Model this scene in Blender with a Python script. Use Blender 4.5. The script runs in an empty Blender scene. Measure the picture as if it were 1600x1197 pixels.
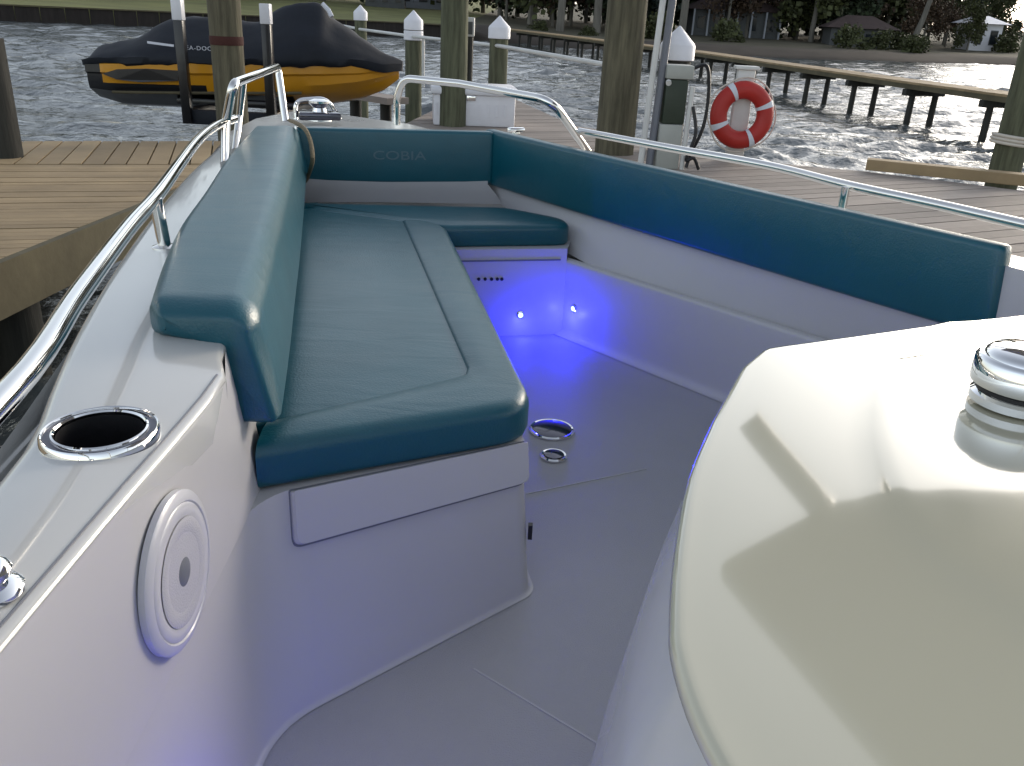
import bpy, bmesh, math, random
from mathutils import Vector, Matrix, noise
rad = math.radians
random.seed(7)
scene = bpy.context.scene

# ------------------------------------------------------------------ camera
FPX, CX, CY, EYE = 1362.0, 800.0, 598.5, 1.85
PITCH, ROLL = rad(23.0), rad(2.9)
fw = Vector((0, math.cos(PITCH), -math.sin(PITCH)))
r0 = Vector((1, 0, 0)); u0 = r0.cross(fw)
rt = math.cos(ROLL) * r0 + math.sin(ROLL) * u0
up = -math.sin(ROLL) * r0 + math.cos(ROLL) * u0
cam_d = bpy.data.cameras.new('camera'); cam = bpy.data.objects.new('camera', cam_d)
scene.collection.objects.link(cam); scene.camera = cam
cam.matrix_world = Matrix(((rt.x, up.x, -fw.x, 0), (rt.y, up.y, -fw.y, 0), (rt.z, up.z, -fw.z, EYE), (0, 0, 0, 1)))
cam_d.sensor_width = 36; cam_d.lens = 36 * FPX / 1600; cam_d.clip_start = 0.05; cam_d.clip_end = 3000

# ------------------------------------------------------------------ world, sun, exposure
SUN_EL, SUN_AZ = rad(16), rad(40)          # azimuth clockwise from +Y (to the right of the view)
world = bpy.data.worlds.new('World'); scene.world = world; world.use_nodes = True
wn = world.node_tree; bgn = wn.nodes['Background']
sky = wn.nodes.new('ShaderNodeTexSky'); sky.sky_type = 'NISHITA'; sky.sun_disc = False
sky.sun_elevation = SUN_EL; sky.sun_rotation = SUN_AZ; sky.air_density = 1.0; sky.dust_density = 1.4; sky.ozone_density = 1.0
hs_ = wn.nodes.new('ShaderNodeHueSaturation'); hs_.inputs['Saturation'].default_value = .45
wn.links.new(sky.outputs[0], hs_.inputs['Color']); wn.links.new(hs_.outputs[0], bgn.inputs[0]); bgn.inputs[1].default_value = 0.15
sl = bpy.data.lights.new('sun', 'SUN'); sl.energy = 0.5; sl.angle = rad(12); sl.color = (1, .86, .68)
so = bpy.data.objects.new('sun', sl); scene.collection.objects.link(so)
sdir = Vector((math.sin(SUN_AZ) * math.cos(SUN_EL), math.cos(SUN_AZ) * math.cos(SUN_EL), math.sin(SUN_EL)))
so.rotation_euler = sdir.to_track_quat('Z', 'Y').to_euler(); so.location = (20, 25, 30)
scene.view_settings.view_transform = 'Standard'; scene.view_settings.look = 'None'
scene.view_settings.exposure = 0.95; scene.view_settings.gamma = 1
scene.render.engine = 'CYCLES'

# ------------------------------------------------------------------ helpers
EYEV = Vector((0, 0, EYE))
def ray(x, y): return fw + rt * ((x - CX) / FPX) - up * ((y - CY) / FPX)
def at(x, y, z):                     # photo point -> point on the level plane z
    d = ray(x, y); return EYEV + d * ((z - EYE) / d.z)
def aty(x, y, Y):
    d = ray(x, y); return EYEV + d * (Y / d.y)
S = 0.8                              # boat scale about the eye point
def zb(z): return EYE - (EYE - z) * S
def b(x, y, z): return at(x, y, zb(z))
def bw(X, Y, z): return Vector((X * S, Y * S, zb(z)))
def lerp(a, c, t): return a + (c - a) * t

def link(o): scene.collection.objects.link(o); return o
def thing(name, label, cat, loc=(0, 0, 0), group=None):
    o = link(bpy.data.objects.new(name, None)); o.location = loc; o.empty_display_size = .2
    o['label'] = label; o['category'] = cat
    if group: o['group'] = group
    return o
def obj(name, bm, mat, parent=None, smooth=True, angle=35, local=False, label=None):
    me = bpy.data.meshes.new(name); bm.normal_update(); bm.to_mesh(me); bm.free()
    for m in (mat if isinstance(mat, (list, tuple)) else [mat]): me.materials.append(m)
    if smooth:
        me.shade_smooth(); me.set_sharp_from_angle(angle=rad(angle))
    o = link(bpy.data.objects.new(name, me))
    if parent:
        o.parent = parent
        if not local and parent.parent is None: o.location = -Vector(parent.location)
    if label: o['label'] = label
    return o
def tag(o, label=None, cat=None, group=None, kind=None):
    if label: o['label'] = label
    if cat: o['category'] = cat
    if group: o['group'] = group
    if kind: o['kind'] = kind
    return o
def copy_tree(o, parent=None):
    c = o.copy(); link(c)
    if parent: c.parent = parent
    for ch in list(o.children): copy_tree(ch, c)
    return c

def box(bm, c, sx, sy, sz, rot=0.0, bev=0.0, mi=0):
    t = bmesh.new(); bmesh.ops.create_cube(t, size=1)
    bmesh.ops.scale(t, vec=(sx, sy, sz), verts=t.verts)
    if bev: bmesh.ops.bevel(t, geom=list(t.edges), offset=bev, segments=2, profile=.5, affect='EDGES')
    bmesh.ops.rotate(t, cent=(0, 0, 0), matrix=Matrix.Rotation(rot, 3, 'Z'), verts=t.verts)
    bmesh.ops.translate(t, vec=Vector(c), verts=t.verts)
    merge(bm, t, mi)
def merge(bm, t, mi=0, mat=None):
    vm = {}
    for v in t.verts: vm[v] = bm.verts.new(mat @ v.co if mat else v.co)
    for f in t.faces:
        try:
            nf = bm.faces.new([vm[v] for v in f.verts]); nf.material_index = mi if mi else f.material_index
        except ValueError: pass
    t.free()
def grid(bm, rows, close=False, mi=0, flip=False):
    vs = [[bm.verts.new(p) for p in r] for r in rows]
    for i in range(len(vs) - 1):
        n = len(vs[i])
        for j in range(n if close else n - 1):
            q = [vs[i][j], vs[i][(j + 1) % n], vs[i + 1][(j + 1) % n], vs[i + 1][j]]
            if flip: q.reverse()
            try: bm.faces.new(q).material_index = mi
            except ValueError: pass
    return vs
def fan(bm, ring, flip=False, mi=0):
    try:
        f = bm.faces.new(ring[::-1] if flip else ring); f.material_index = mi
    except ValueError: pass
def smooth_path(pts, n=6):
    pts = [Vector(p) for p in pts]; out = []
    for i in range(len(pts) - 1):
        p0 = pts[max(i - 1, 0)]; p1 = pts[i]; p2 = pts[i + 1]; p3 = pts[min(i + 2, len(pts) - 1)]
        for k in range(n):
            t = k / n
            out.append(.5 * ((2 * p1) + (p2 - p0) * t + (2 * p0 - 5 * p1 + 4 * p2 - p3) * t * t + (3 * p1 - p0 - 3 * p2 + p3) * t ** 3))
    out.append(pts[-1]); return out
def round_path(pts, r, n=6):          # polyline with filleted corners
    pts = [Vector(p) for p in pts]; out = [pts[0]]
    for i in range(1, len(pts) - 1):
        a, c, d = pts[i - 1], pts[i], pts[i + 1]
        ri = r[i] if isinstance(r, (list, tuple)) else r
        l = min(ri, (a - c).length * .49, (d - c).length * .49)
        if l < 1e-4: out.append(c); continue
        s, e = c + (a - c).normalized() * l, c + (d - c).normalized() * l
        for k in range(n + 1):
            t = k / n; out.append((1 - t) ** 2 * s + 2 * t * (1 - t) * c + t * t * e)
    out.append(pts[-1]); return out
def round_poly(pts, r, n=6):
    N = len(pts); out = []
    for i in range(N):
        a, c, d = Vector(pts[i - 1]), Vector(pts[i]), Vector(pts[(i + 1) % N])
        ri = r[i] if isinstance(r, (list, tuple)) else r
        l = min(ri, (a - c).length * .48, (d - c).length * .48)
        if l < 1e-4: out.append(c); continue
        s, e = c + (a - c).normalized() * l, c + (d - c).normalized() * l
        for k in range(n + 1):
            t = k / n; out.append((1 - t) ** 2 * s + 2 * t * (1 - t) * c + t * t * e)
    return out
def tube(bm, pts, r, n=14, caps=True, mi=0):
    pts = [Vector(p) for p in pts]; rings = []
    t0 = (pts[1] - pts[0]).normalized()
    ref = Vector((0, 0, 1)) if abs(t0.z) < .9 else Vector((1, 0, 0))
    nrm = (ref - t0 * ref.dot(t0)).normalized()
    for i, p in enumerate(pts):
        t = (pts[min(i + 1, len(pts) - 1)] - pts[max(i - 1, 0)]).normalized()
        nrm = (nrm - t * nrm.dot(t)).normalized(); bn = t.cross(nrm)
        rr = r[i] if isinstance(r, (list, tuple)) else r
        rings.append([p + (nrm * math.cos(2 * math.pi * k / n) + bn * math.sin(2 * math.pi * k / n)) * rr for k in range(n)])
    v = grid(bm, rings, True, mi, flip=True)
    if caps: fan(bm, v[0], False, mi); fan(bm, v[-1], True, mi)
def lathe(bm, prof, axis_o, axis=Vector((0, 0, 1)), n=32, mi=0, close=True):   # prof: (radius, height)
    q = Vector((0, 0, 1)).rotation_difference(Vector(axis).normalized())
    rings = [[Vector(axis_o) + q @ Vector((rr * math.cos(2 * math.pi * k / n), rr * math.sin(2 * math.pi * k / n), h)) for k in range(n)] for rr, h in prof]
    v = grid(bm, rings, True, mi)
    if close:
        fan(bm, v[0], True, mi); fan(bm, v[-1], False, mi)
def area2(p): return sum(p[i].x * p[(i + 1) % len(p)].y - p[(i + 1) % len(p)].x * p[i].y for i in range(len(p)))
def inset(poly, d):
    N = len(poly); out = []
    for i in range(N):
        a, c, e = poly[i - 1], poly[i], poly[(i + 1) % N]
        t1 = (c - a); t2 = (e - c)
        t1 = t1.normalized() if t1.length > 1e-7 else t2.normalized(); t2 = t2.normalized() if t2.length > 1e-7 else t1
        n1 = Vector((-t1.y, t1.x)); n2 = Vector((-t2.y, t2.x)); m = n1 + n2
        m = m / max(m.dot(m) * .5, .35) if m.length > 1e-6 else n1
        out.append(c + m * d)
    return out
def pad(bm, outline, z0, z1, r, puff=0.0, rb=None, mi=0, wide=.09):   # upholstered pad: rounded edges, slightly crowned top
    P = [Vector((p[0], p[1])) for p in outline]
    Q = [P[0]]
    for p in P[1:]:
        if (p - Q[-1]).length > 2e-3: Q.append(p)
    P = Q
    if area2(P) < 0: P.reverse()
    rb = rb if rb is not None else r * .5
    rings = []
    for k in range(4):
        a = math.pi / 2 * k / 3; rings.append((rb * (1 - math.sin(a)), z0 + rb * (1 - math.cos(a))))
    for k in range(7):
        a = math.pi / 2 * k / 6; rings.append((r * (1 - math.cos(a)), z1 - puff - r * (1 - math.sin(a))))
    if puff:
        for k in range(1, 6):
            t = k / 5; rings.append((r + wide * t, z1 - puff + puff * math.sin(t * math.pi / 2)))
    rows = [[Vector((p.x, p.y, z)) for p in inset(P, d)] for d, z in rings]
    v = grid(bm, rows, True, mi)
    fan(bm, v[0], True, mi); f = bm.faces.new(v[-1]); f.material_index = mi
    bmesh.ops.triangulate(bm, faces=[f])

# ------------------------------------------------------------------ materials
HD0 = rad(-24)
def mat(name, col, rough=.5, metal=0.0, spec=.5, coat=0.0, bump=0.0, bscale=40.0, var=0.0, vscale=3.0, stretch=None, island=0.0, emit=None, es=0.0, ior=1.45, detail=4.0, rvar=0.0, croug=.04, bump2=0.0, b2scale=8.0):
    m = bpy.data.materials.new(name); m.use_nodes = True
    nt = m.node_tree; p = nt.nodes['Principled BSDF']; L = nt.links
    p.inputs['Base Color'].default_value = (*col, 1); p.inputs['Roughness'].default_value = rough
    p.inputs['Metallic'].default_value = metal; p.inputs['Specular IOR Level'].default_value = spec
    p.inputs['Coat Weight'].default_value = coat; p.inputs['Coat Roughness'].default_value = croug; p.inputs['IOR'].default_value = ior
    tc = nt.nodes.new('ShaderNodeTexCoord'); mp = nt.nodes.new('ShaderNodeMapping'); L.new(tc.outputs['Object'], mp.inputs[0])
    if stretch: mp.inputs['Scale'].default_value = stretch
    src = None
    if var or island:
        hsv = nt.nodes.new('ShaderNodeHueSaturation'); hsv.inputs['Color'].default_value = (*col, 1); val = None
        if var:
            nz = nt.nodes.new('ShaderNodeTexNoise'); nz.inputs['Scale'].default_value = vscale; nz.inputs['Detail'].default_value = 6; nz.inputs['Roughness'].default_value = .65
            L.new(mp.outputs[0], nz.inputs['Vector'])
            mr = nt.nodes.new('ShaderNodeMapRange'); mr.inputs[1].default_value = .25; mr.inputs[2].default_value = .75; mr.inputs[3].default_value = 1 - var; mr.inputs[4].default_value = 1 + var
            L.new(nz.outputs[0], mr.inputs[0]); val = mr.outputs[0]
        if island:
            g = nt.nodes.new('ShaderNodeNewGeometry'); mr2 = nt.nodes.new('ShaderNodeMapRange'); mr2.inputs[3].default_value = 1 - island; mr2.inputs[4].default_value = 1 + island
            L.new(g.outputs['Random Per Island'], mr2.inputs[0])
            if val:
                mu = nt.nodes.new('ShaderNodeMath'); mu.operation = 'MULTIPLY'; L.new(val, mu.inputs[0]); L.new(mr2.outputs[0], mu.inputs[1]); val = mu.outputs[0]
            else: val = mr2.outputs[0]
        L.new(val, hsv.inputs['Value']); L.new(hsv.outputs[0], p.inputs['Base Color'])
    if rvar:
        nr = nt.nodes.new('ShaderNodeTexNoise'); nr.inputs['Scale'].default_value = 9; nr.inputs['Detail'].default_value = 5; L.new(mp.outputs[0], nr.inputs['Vector'])
        m3 = nt.nodes.new('ShaderNodeMapRange'); m3.inputs[3].default_value = max(rough - rvar, .01); m3.inputs[4].default_value = rough + rvar
        L.new(nr.outputs[0], m3.inputs[0]); L.new(m3.outputs[0], p.inputs['Roughness'])
    if bump:
        n2 = nt.nodes.new('ShaderNodeTexNoise'); n2.inputs['Scale'].default_value = bscale; n2.inputs['Detail'].default_value = detail
        L.new(mp.outputs[0], n2.inputs['Vector'])
        bn = nt.nodes.new('ShaderNodeBump'); bn.inputs['Strength'].default_value = bump; bn.inputs['Distance'].default_value = .01
        L.new(n2.outputs[0], bn.inputs['Height']); L.new(bn.outputs[0], p.inputs['Normal'])
        if bump2:
            n4 = nt.nodes.new('ShaderNodeTexNoise'); n4.inputs['Scale'].default_value = b2scale; n4.inputs['Detail'].default_value = 2; n4.inputs['Distortion'].default_value = .6
            m4 = nt.nodes.new('ShaderNodeMapping'); m4.inputs['Scale'].default_value = (.45, 1.6, 1); m4.inputs['Rotation'].default_value = (0, 0, HD0); L.new(tc.outputs['Object'], m4.inputs[0]); L.new(m4.outputs[0], n4.inputs['Vector'])
            b4 = nt.nodes.new('ShaderNodeBump'); b4.inputs['Strength'].default_value = bump2; b4.inputs['Distance'].default_value = .02
            L.new(n4.outputs[0], b4.inputs['Height']); L.new(b4.outputs[0], bn.inputs['Normal'])
    if emit:
        p.inputs['Emission Color'].default_value = (*emit, 1); p.inputs['Emission Strength'].default_value = es
    return m
M = {}
M['gel'] = mat('white_gelcoat', (.54, .54, .53), rough=.16, coat=.5, bump=.02, bscale=3, rvar=.05)
M['cream'] = mat('cream_gelcoat', (.53, .505, .385), rough=.08, coat=1.0, bump=.01, bscale=3, rvar=.03, var=.02, vscale=2)
M['liner'] = mat('satin_white_gelcoat', (.50, .495, .51), rough=.35, bump=.02, bscale=25, rvar=.06, var=.02, vscale=4)
M['floor'] = mat('nonskid_floor', (.38, .38, .40), rough=.5, bump=.25, bscale=420, var=.05, vscale=3, detail=2)
M['spk'] = mat('speaker_ring', (.56, .56, .60), rough=.3, coat=.3)
M['floorlip'] = mat('floor_lip', (.48, .48, .49), rough=.5)
M['vinyl'] = mat('teal_vinyl', (.001, .080, .114), rough=.34, spec=.7, coat=.08, croug=.3, bump2=.10, b2scale=9, bump=.12, bscale=260, var=.10, vscale=5, rvar=.06)
M['steel'] = mat('polished_steel', (.78, .77, .75), rough=.07, metal=1, rvar=.04)
M['chrome'] = mat('chrome', (.85, .85, .85), rough=.03, metal=1)
M['black'] = mat('black_rubber', (.012, .012, .014), rough=.45, bump=.1, bscale=90)
M['smoke'] = mat('smoked_metal', (.10, .10, .12), rough=.12, metal=1)
M['dark'] = mat('dark_gap', (.02, .02, .025), rough=.8)
M['grey'] = mat('grey_mesh', (.46, .46, .50), rough=.5, bump=.15, bscale=500, detail=1)
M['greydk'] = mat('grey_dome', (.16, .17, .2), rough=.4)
M['led'] = mat('blue_lens', (.2, .3, 1), emit=(.18, .28, 1), es=4)
M['logo'] = mat('embossed_logo', (.085, .15, .185), rough=.45)
M['deckwood'] = mat('tan_deck_boards', (.31, .225, .125), rough=.75, bump=.35, bscale=14, var=.22, vscale=2.5, stretch=(1, 1, 1), island=.16)
M['greywood'] = mat('grey_deck_boards', (.24, .205, .18), rough=.75, bump=.35, bscale=14, var=.2, vscale=2, island=.18)
M['fascia'] = mat('weathered_fascia', (.10, .085, .05), rough=.85, bump=.4, bscale=12, var=.3, vscale=3)
M['piling'] = mat('weathered_piling', (.105, .095, .062), rough=.9, bump=.9, bscale=5, var=.6, vscale=4, stretch=(6, 6, .55))
M['pilegreen'] = mat('mossy_piling', (.10, .105, .065), rough=.9, bump=.9, bscale=5, var=.6, vscale=4, stretch=(6, 6, .55))
M['piledark'] = mat('wet_piling', (.022, .022, .018), rough=.7, bump=.8, bscale=5, var=.6, vscale=4, stretch=(6, 6, .55))
M['white'] = mat('white_plastic', (.74, .74, .78), rough=.4, var=.06, vscale=4, bump=.05, bscale=20)
M['offwhite'] = mat('chalky_white_pvc', (.60, .60, .58), rough=.45, var=.12, vscale=3)
M['boxgrey'] = mat('pale_grey_enclosure', (.36, .37, .34), rough=.5, var=.1, vscale=4)
M['greenbox'] = mat('dark_green_enclosure', (.03, .042, .028), rough=.5, var=.2, vscale=4)
M['red'] = mat('red_buoy', (.40, .022, .016), rough=.45, var=.12, vscale=6, bump=.06, bscale=60)
M['rope'] = mat('pale_rope', (.6, .55, .48), rough=.8, bump=.6, bscale=80)
M['rope2'] = mat('tan_rope', (.20, .16, .10), rough=.85, bump=.6, bscale=90)
M['yellow'] = mat('yellow_hull', (.60, .27, .012), rough=.28, coat=.4, var=.06, vscale=2)
M['cover'] = mat('navy_cover_fabric', (.005, .008, .015), rough=.7, bump=.6, bscale=6, var=.25, vscale=4)
M['hullblack'] = mat('black_hull', (.008, .008, .01), rough=.35, coat=.2)
M['letter'] = mat('white_lettering', (.62, .64, .70), rough=.5)
M['redstrap'] = mat('red_strap', (.06, .02, .016), rough=.9, bump=.3, bscale=60)
M['grass'] = mat('shore_grass', (.15, .155, .05), rough=.95, bump=.6, bscale=2, var=.35, vscale=.25, detail=8)
M['grass2'] = mat('leaf_litter', (.062, .056, .032), rough=.95, bump=.6, bscale=2, var=.4, vscale=.3, detail=8)
M['sand'] = mat('bank_soil', (.045, .036, .028), rough=.95, bump=.6, bscale=1.5, var=.35, vscale=.4)
M['bulkhead'] = mat('dark_timber_bulkhead', (.025, .02, .018), rough=.9, bump=.6, bscale=3, var=.4, vscale=1.5, stretch=(3, 3, .4))
M['bark'] = mat('pale_bark', (.15, .14, .12), rough=.9, bump=.8, bscale=4, var=.35, vscale=1.5, stretch=(3, 3, .5))
M['leafA'] = mat('dark_leaves', (.028, .042, .018), rough=.7, island=.5)
M['leafB'] = mat('olive_leaves', (.052, .060, .020), rough=.7, island=.5)
M['leafC'] = mat('rusty_leaves', (.058, .036, .020), rough=.7, island=.5)
M['leafD'] = mat('bluish_leaves', (.022, .035, .028), rough=.7, island=.5)
M['rooftile'] = mat('brown_roof', (.055, .036, .033), rough=.85, var=.2, vscale=2, bump=.5, bscale=8)
M['wallgrey'] = mat('grey_siding', (.085, .09, .092), rough=.8, var=.15, vscale=2)
M['wallblue'] = mat('pale_siding', (.34, .36, .40), rough=.8, var=.1, vscale=2)
M['glassdk'] = mat('dark_window', (.02, .025, .03), rough=.1)

# ------------------------------------------------------------------ water, ground
def build_water():
    m = bpy.data.materials.new('rippled_water'); m.use_nodes = True; nt = m.node_tree; p = nt.nodes['Principled BSDF']
    p.inputs['Base Color'].default_value = (.085, .095, .097, 1); p.inputs['Roughness'].default_value = .08; p.inputs['IOR'].default_value = 1.5
    tc = nt.nodes.new('ShaderNodeTexCoord')
    n1 = nt.nodes.new('ShaderNodeTexNoise'); n1.inputs['Scale'].default_value = 7; n1.inputs['Detail'].default_value = 4
    nt.links.new(tc.outputs['Object'], n1.inputs['Vector'])
    bp = nt.nodes.new('ShaderNodeBump'); bp.inputs['Strength'].default_value = .8; bp.inputs['Distance'].default_value = .05
    nt.links.new(n1.outputs[0], bp.inputs['Height']); nt.links.new(bp.outputs[0], p.inputs['Normal'])
    R = random.Random(3); W = []
    for i in range(26):
        lam = .30 * (1.08 ** i); a = rad(R.gauss(78, 34)); k = 2 * math.pi / lam
        W.append((k * math.cos(a), k * math.sin(a), R.uniform(0, 6.28), .042 * lam ** .75 / 2.6))
    def h(x, y):
        g = .7 + .6 * noise.noise((x * .16, y * .16, 2.2))
        return g * sum(A * math.sin(kx * x + ky * y + ph) for kx, ky, ph, A in W)
    bm = bmesh.new(); ys = []; y = 1.0
    while y < 75: ys.append(y); y += .07 + y * .0032
    n = 190; rows = []
    for y in ys:
        w = 6 + y * .78
        rows.append([Vector((-w + 2 * w * j / n, y, h(-w + 2 * w * j / n, y) * (1 if y < 40 else .8))) for j in range(n + 1)])
    grid(bm, rows, flip=False)
    big = [(-600, -60), (600, -60), (600, 1.0), (-600, 1.0)]
    e0, e1 = rows[0], rows[-1]
    def quad(ps): bm.faces.new([bm.verts.new((x, y, -.02)) for x, y in ps])
    quad(big)
    for s in (-1, 1):
        for i in range(0, len(rows) - 1):
            a, c = (rows[i][0], rows[i + 1][0]) if s < 0 else (rows[i][-1], rows[i + 1][-1])
            q = [(a.x, a.y), (c.x, c.y), (s * 600, c.y), (s * 600, a.y)]
            quad(q if s > 0 else q[::-1])
    o = obj('water', bm, m, angle=180); tag(o, 'rippled grey river reflecting the pale sky', kind='structure')
    for f in o.data.polygons:
        pass
build_water()

SHORE = [(-300, 50), (-60, 51), (-31, 54.5), (-24.6, 57.5), (-15, 61), (-9, 62.5), (-6, 62.5), (0, 60), (4.3, 55), (10, 57), (20, 60), (32, 66), (60, 68), (300, 72)]
def shore_y(x):
    for (x0, y0), (x1, y1) in zip(SHORE, SHORE[1:]):
        if x0 <= x <= x1: return y0 + (y1 - y0) * (x - x0) / (x1 - x0)
    return 60
def gz(x, y):
    d = y - shore_y(x)
    lim = .85 if x < -3 else .85 - .4 * min(1, (x + 3) / 6)
    base = lim * min(1, max(0, d / (.4 if x < -3 else 2.5))) + .015 * max(0, d)
    base += .012 * max(0, d) * max(0, min(1, (-x) / 30))
    return base + .12 * noise.noise((x * .12, y * .12, 0))*min(1,max(0,d/3))
def build_ground():
    bm = bmesh.new(); rows = []
    for d in (-.3, 0, .45, 1, 2, 3, 5, 8, 12, 18, 26, 36, 50, 80, 140, 300, 600):
        r = []
        for i in range(121):
            x = -150 + 300 * i / 120; y = shore_y(x) + d
            r.append(Vector((x, y, (-.5 if d < 0 else (-.1 if d == 0 else gz(x, y))))))
        rows.append(r)
    grid(bm, rows)
    for i, f in enumerate(bm.faces):
        c = f.calc_center_median(); d = c.y - shore_y(c.x)
        f.material_index = 1 if (c.x > -4 and d < 4.5) or (-10 < c.x <= -4 and d < 1.5) else 0
    for f in bm.faces:
        if f.material_index == 0 and f.calc_center_median().x > -5: f.material_index = 2
    tag(obj('ground', bm, [M['grass'], M['sand'], M['grass2']], angle=80), 'grassy far bank with a bare soil edge along the water', kind='structure')
build_ground()
def bulkhead(x0, x1, label):
    bm = bmesh.new(); n = int((x1 - x0) / 1.2); R = random.Random(5)
    for i in range(n):
        xa = x0 + (x1 - x0) * i / n; xb = x0 + (x1 - x0) * (i + 1) / n
        pa, pb = Vector((xa, shore_y(xa) - .45, 0)), Vector((xb, shore_y(xb) - .45, 0))
        c = (pa + pb) / 2; a = math.atan2(pb.y - pa.y, pb.x - pa.x)
        box(bm, (c.x, c.y, .12), (pb - pa).length * .98, .12, 1.5 + R.uniform(-.04, .04), a)
    o = thing('bulkhead', label, 'sea wall', (x0, shore_y(x0), 0))
    obj('timber_wall', bm, M['bulkhead'], o, smooth=False)
    bm = bmesh.new(); p = []
    for i in range(31):
        x = x0 + (x1 - x0) * i / 30; p.append((x, shore_y(x) - .45, .9))
    for a, c in zip(p, p[1:]):
        m = (Vector(a) + Vector(c)) / 2; box(bm, m, (Vector(c) - Vector(a)).length + .02, .34, .07, math.atan2(c[1] - a[1], c[0] - a[0]))
    obj('cap_rail', bm, M['fascia'], o, smooth=False)
bulkhead(-60, -3.6, 'low dark timber sea wall holding the grass lawn at upper left')

# ------------------------------------------------------------------ BOAT
boat = thing('motor_boat', 'white motor boat with teal cushions and blue floor lights moored between two docks', 'boat', bw(.2, 2.2, .6))
FL = .6
HD = rad(24.4); BF = Vector((-math.sin(HD), math.cos(HD), 0)); BR = Vector((math.cos(HD), math.sin(HD), 0))
def xy(v, z): return Vector((v.x, v.y, z))

# floor
bm = bmesh.new()
fp = [bw(-.62, -1.2, FL), bw(2.4, -1.2, FL), bw(2.0, 2.1, FL), bw(.74, 3.0, FL), bw(.18, 3.62, FL), bw(-.5, 3.62, FL), bw(-.6, 1.3, FL)]
fan(bm, [bm.verts.new(p) for p in fp]); obj('floor', bm, M['floor'], boat, smooth=False)
# floor hatch outline (shallow groove lips)
bm = bmesh.new()
def strip(bm, pts, w, h, mi=0):
    pts = [Vector(p) for p in pts]
    for a, c in zip(pts, pts[1:]):
        m = (a + c) / 2; box(bm, (m.x, m.y, m.z), (c - a).length, w, h, math.atan2(c.y - a.y, c.x - a.x), mi=mi)
strip(bm, [b(822, 772, FL), b(1010, 733, FL)], .003, .003)
obj('hatch_seam', bm, M['floorlip'], boat, smooth=False); bm = bmesh.new()
strip(bm, [b(740, 1045, FL), b(950, 1172, FL)], .003, .002)
obj('hatch_seam', bm, M['floorlip'], boat, smooth=False)

# port inner wall + bench base as one moulding
pl_low = round_path([bw(-.42, -1.2, FL), bw(-.42, 1.24, FL), bw(.067, 1.695, FL), bw(-.33, 3.45, FL)], [0, .10 * S, .03 * S, 0], 8)
pl_top = round_path([bw(-.455, -1.2, .972), bw(-.480, 1.45, .972), bw(.035, 1.745, .972), bw(-.345, 3.45, .972)], [0, .10 * S, .03 * S, 0], 8)
def resample(pts, n):
    L = [0]
    for a, c in zip(pts, pts[1:]): L.append(L[-1] + (c - a).length)
    out = []; j = 0
    for i in range(n):
        s = L[-1] * i / (n - 1)
        while j < len(L) - 2 and L[j + 1] < s: j += 1
        t = (s - L[j]) / max(L[j + 1] - L[j], 1e-9); out.append(pts[j].lerp(pts[j + 1], t))
    return out
def seg_rs(pts, n1=30):    # same parameter on both lines: index-based
    return pts
rows = []
for k in range(9):
    t = k / 8; rows.append([a.lerp(c, t) for a, c in zip(pl_low, pl_top)])
# cove at the floor
out_n = []
for i, p in enumerate(pl_low):
    a = pl_low[max(i - 1, 0)]; c = pl_low[min(i + 1, len(pl_low) - 1)]; t = (c - a).normalized(); out_n.append(Vector((t.y, -t.x, 0)))
cv = .010
for k in (1, 2, 3):
    an = math.pi / 2 * k / 3
    pass
rows2 = []
for k in range(5):
    an = math.pi / 2 * k / 4
    rows2.append([p + n * cv * (1 - math.sin(an)) + Vector((0, 0, .0015 + cv * (1 - math.cos(an)))) for p, n in zip(pl_low, out_n)])
rows = rows2 + rows[1:]
bm = bmesh.new(); grid(bm, rows, flip=True)
# bench deck under the cushion
fan(bm, [bm.verts.new(p + Vector((0, 0, -.0005))) for p in [bw(-.480, 1.45, .972), bw(.035, 1.745, .972), bw(-.345, 3.45, .972), bw(-1.05, 3.8, .972), bw(-.6, 2.0, .972)]])
kk = [p for p in pl_top if p.y < bw(0, 1.60, 0).y and p.y > bw(0, 1.2, 0).y and p.x < bw(-.30, 0, 0).x]
fan(bm, [bm.verts.new(p) for p in kk] + [bm.verts.new(bw(-.480, 1.45, .972))])
obj('bench_base', bm, M['liner'], boat, angle=50)
# upper part of the port wall up to the gunwale, running forward behind the backrest
g_in = [bw(-.47, -1.2, 1.28)] + [b(10, 1000, 1.28), b(180, 800, 1.28), b(340, 590, 1.28)] + [b(351, 537, 1.28), bw(-.60, 2.05, 1.28), bw(-.80, 2.9, 1.28), bw(-1.02, 4.05, 1.28)]
g_in[1].x = g_in[2].x = g_in[3].x = -.468 * S
low = [bw(-.455, -1.2, .972), xy(g_in[1], zb(.972)), xy(g_in[2], zb(.972)), xy(g_in[3], zb(.972)), bw(-.482, 1.5, .972), bw(-.60, 2.05, .972), bw(-.80, 2.9, .972), bw(-1.02, 4.05, .972)]
low[1].x = low[2].x = -.455 * S; low[3].x = -.470 * S
bm = bmesh.new(); rws = []
for k in range(7):
    t = k / 6; rws.append([a.lerp(c, t) for a, c in zip(low, [p - Vector((0, 0, .006)) for p in g_in])])
grid(bm, rws, flip=True); obj('port_wall', bm, M['liner'], boat, angle=50)

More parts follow.
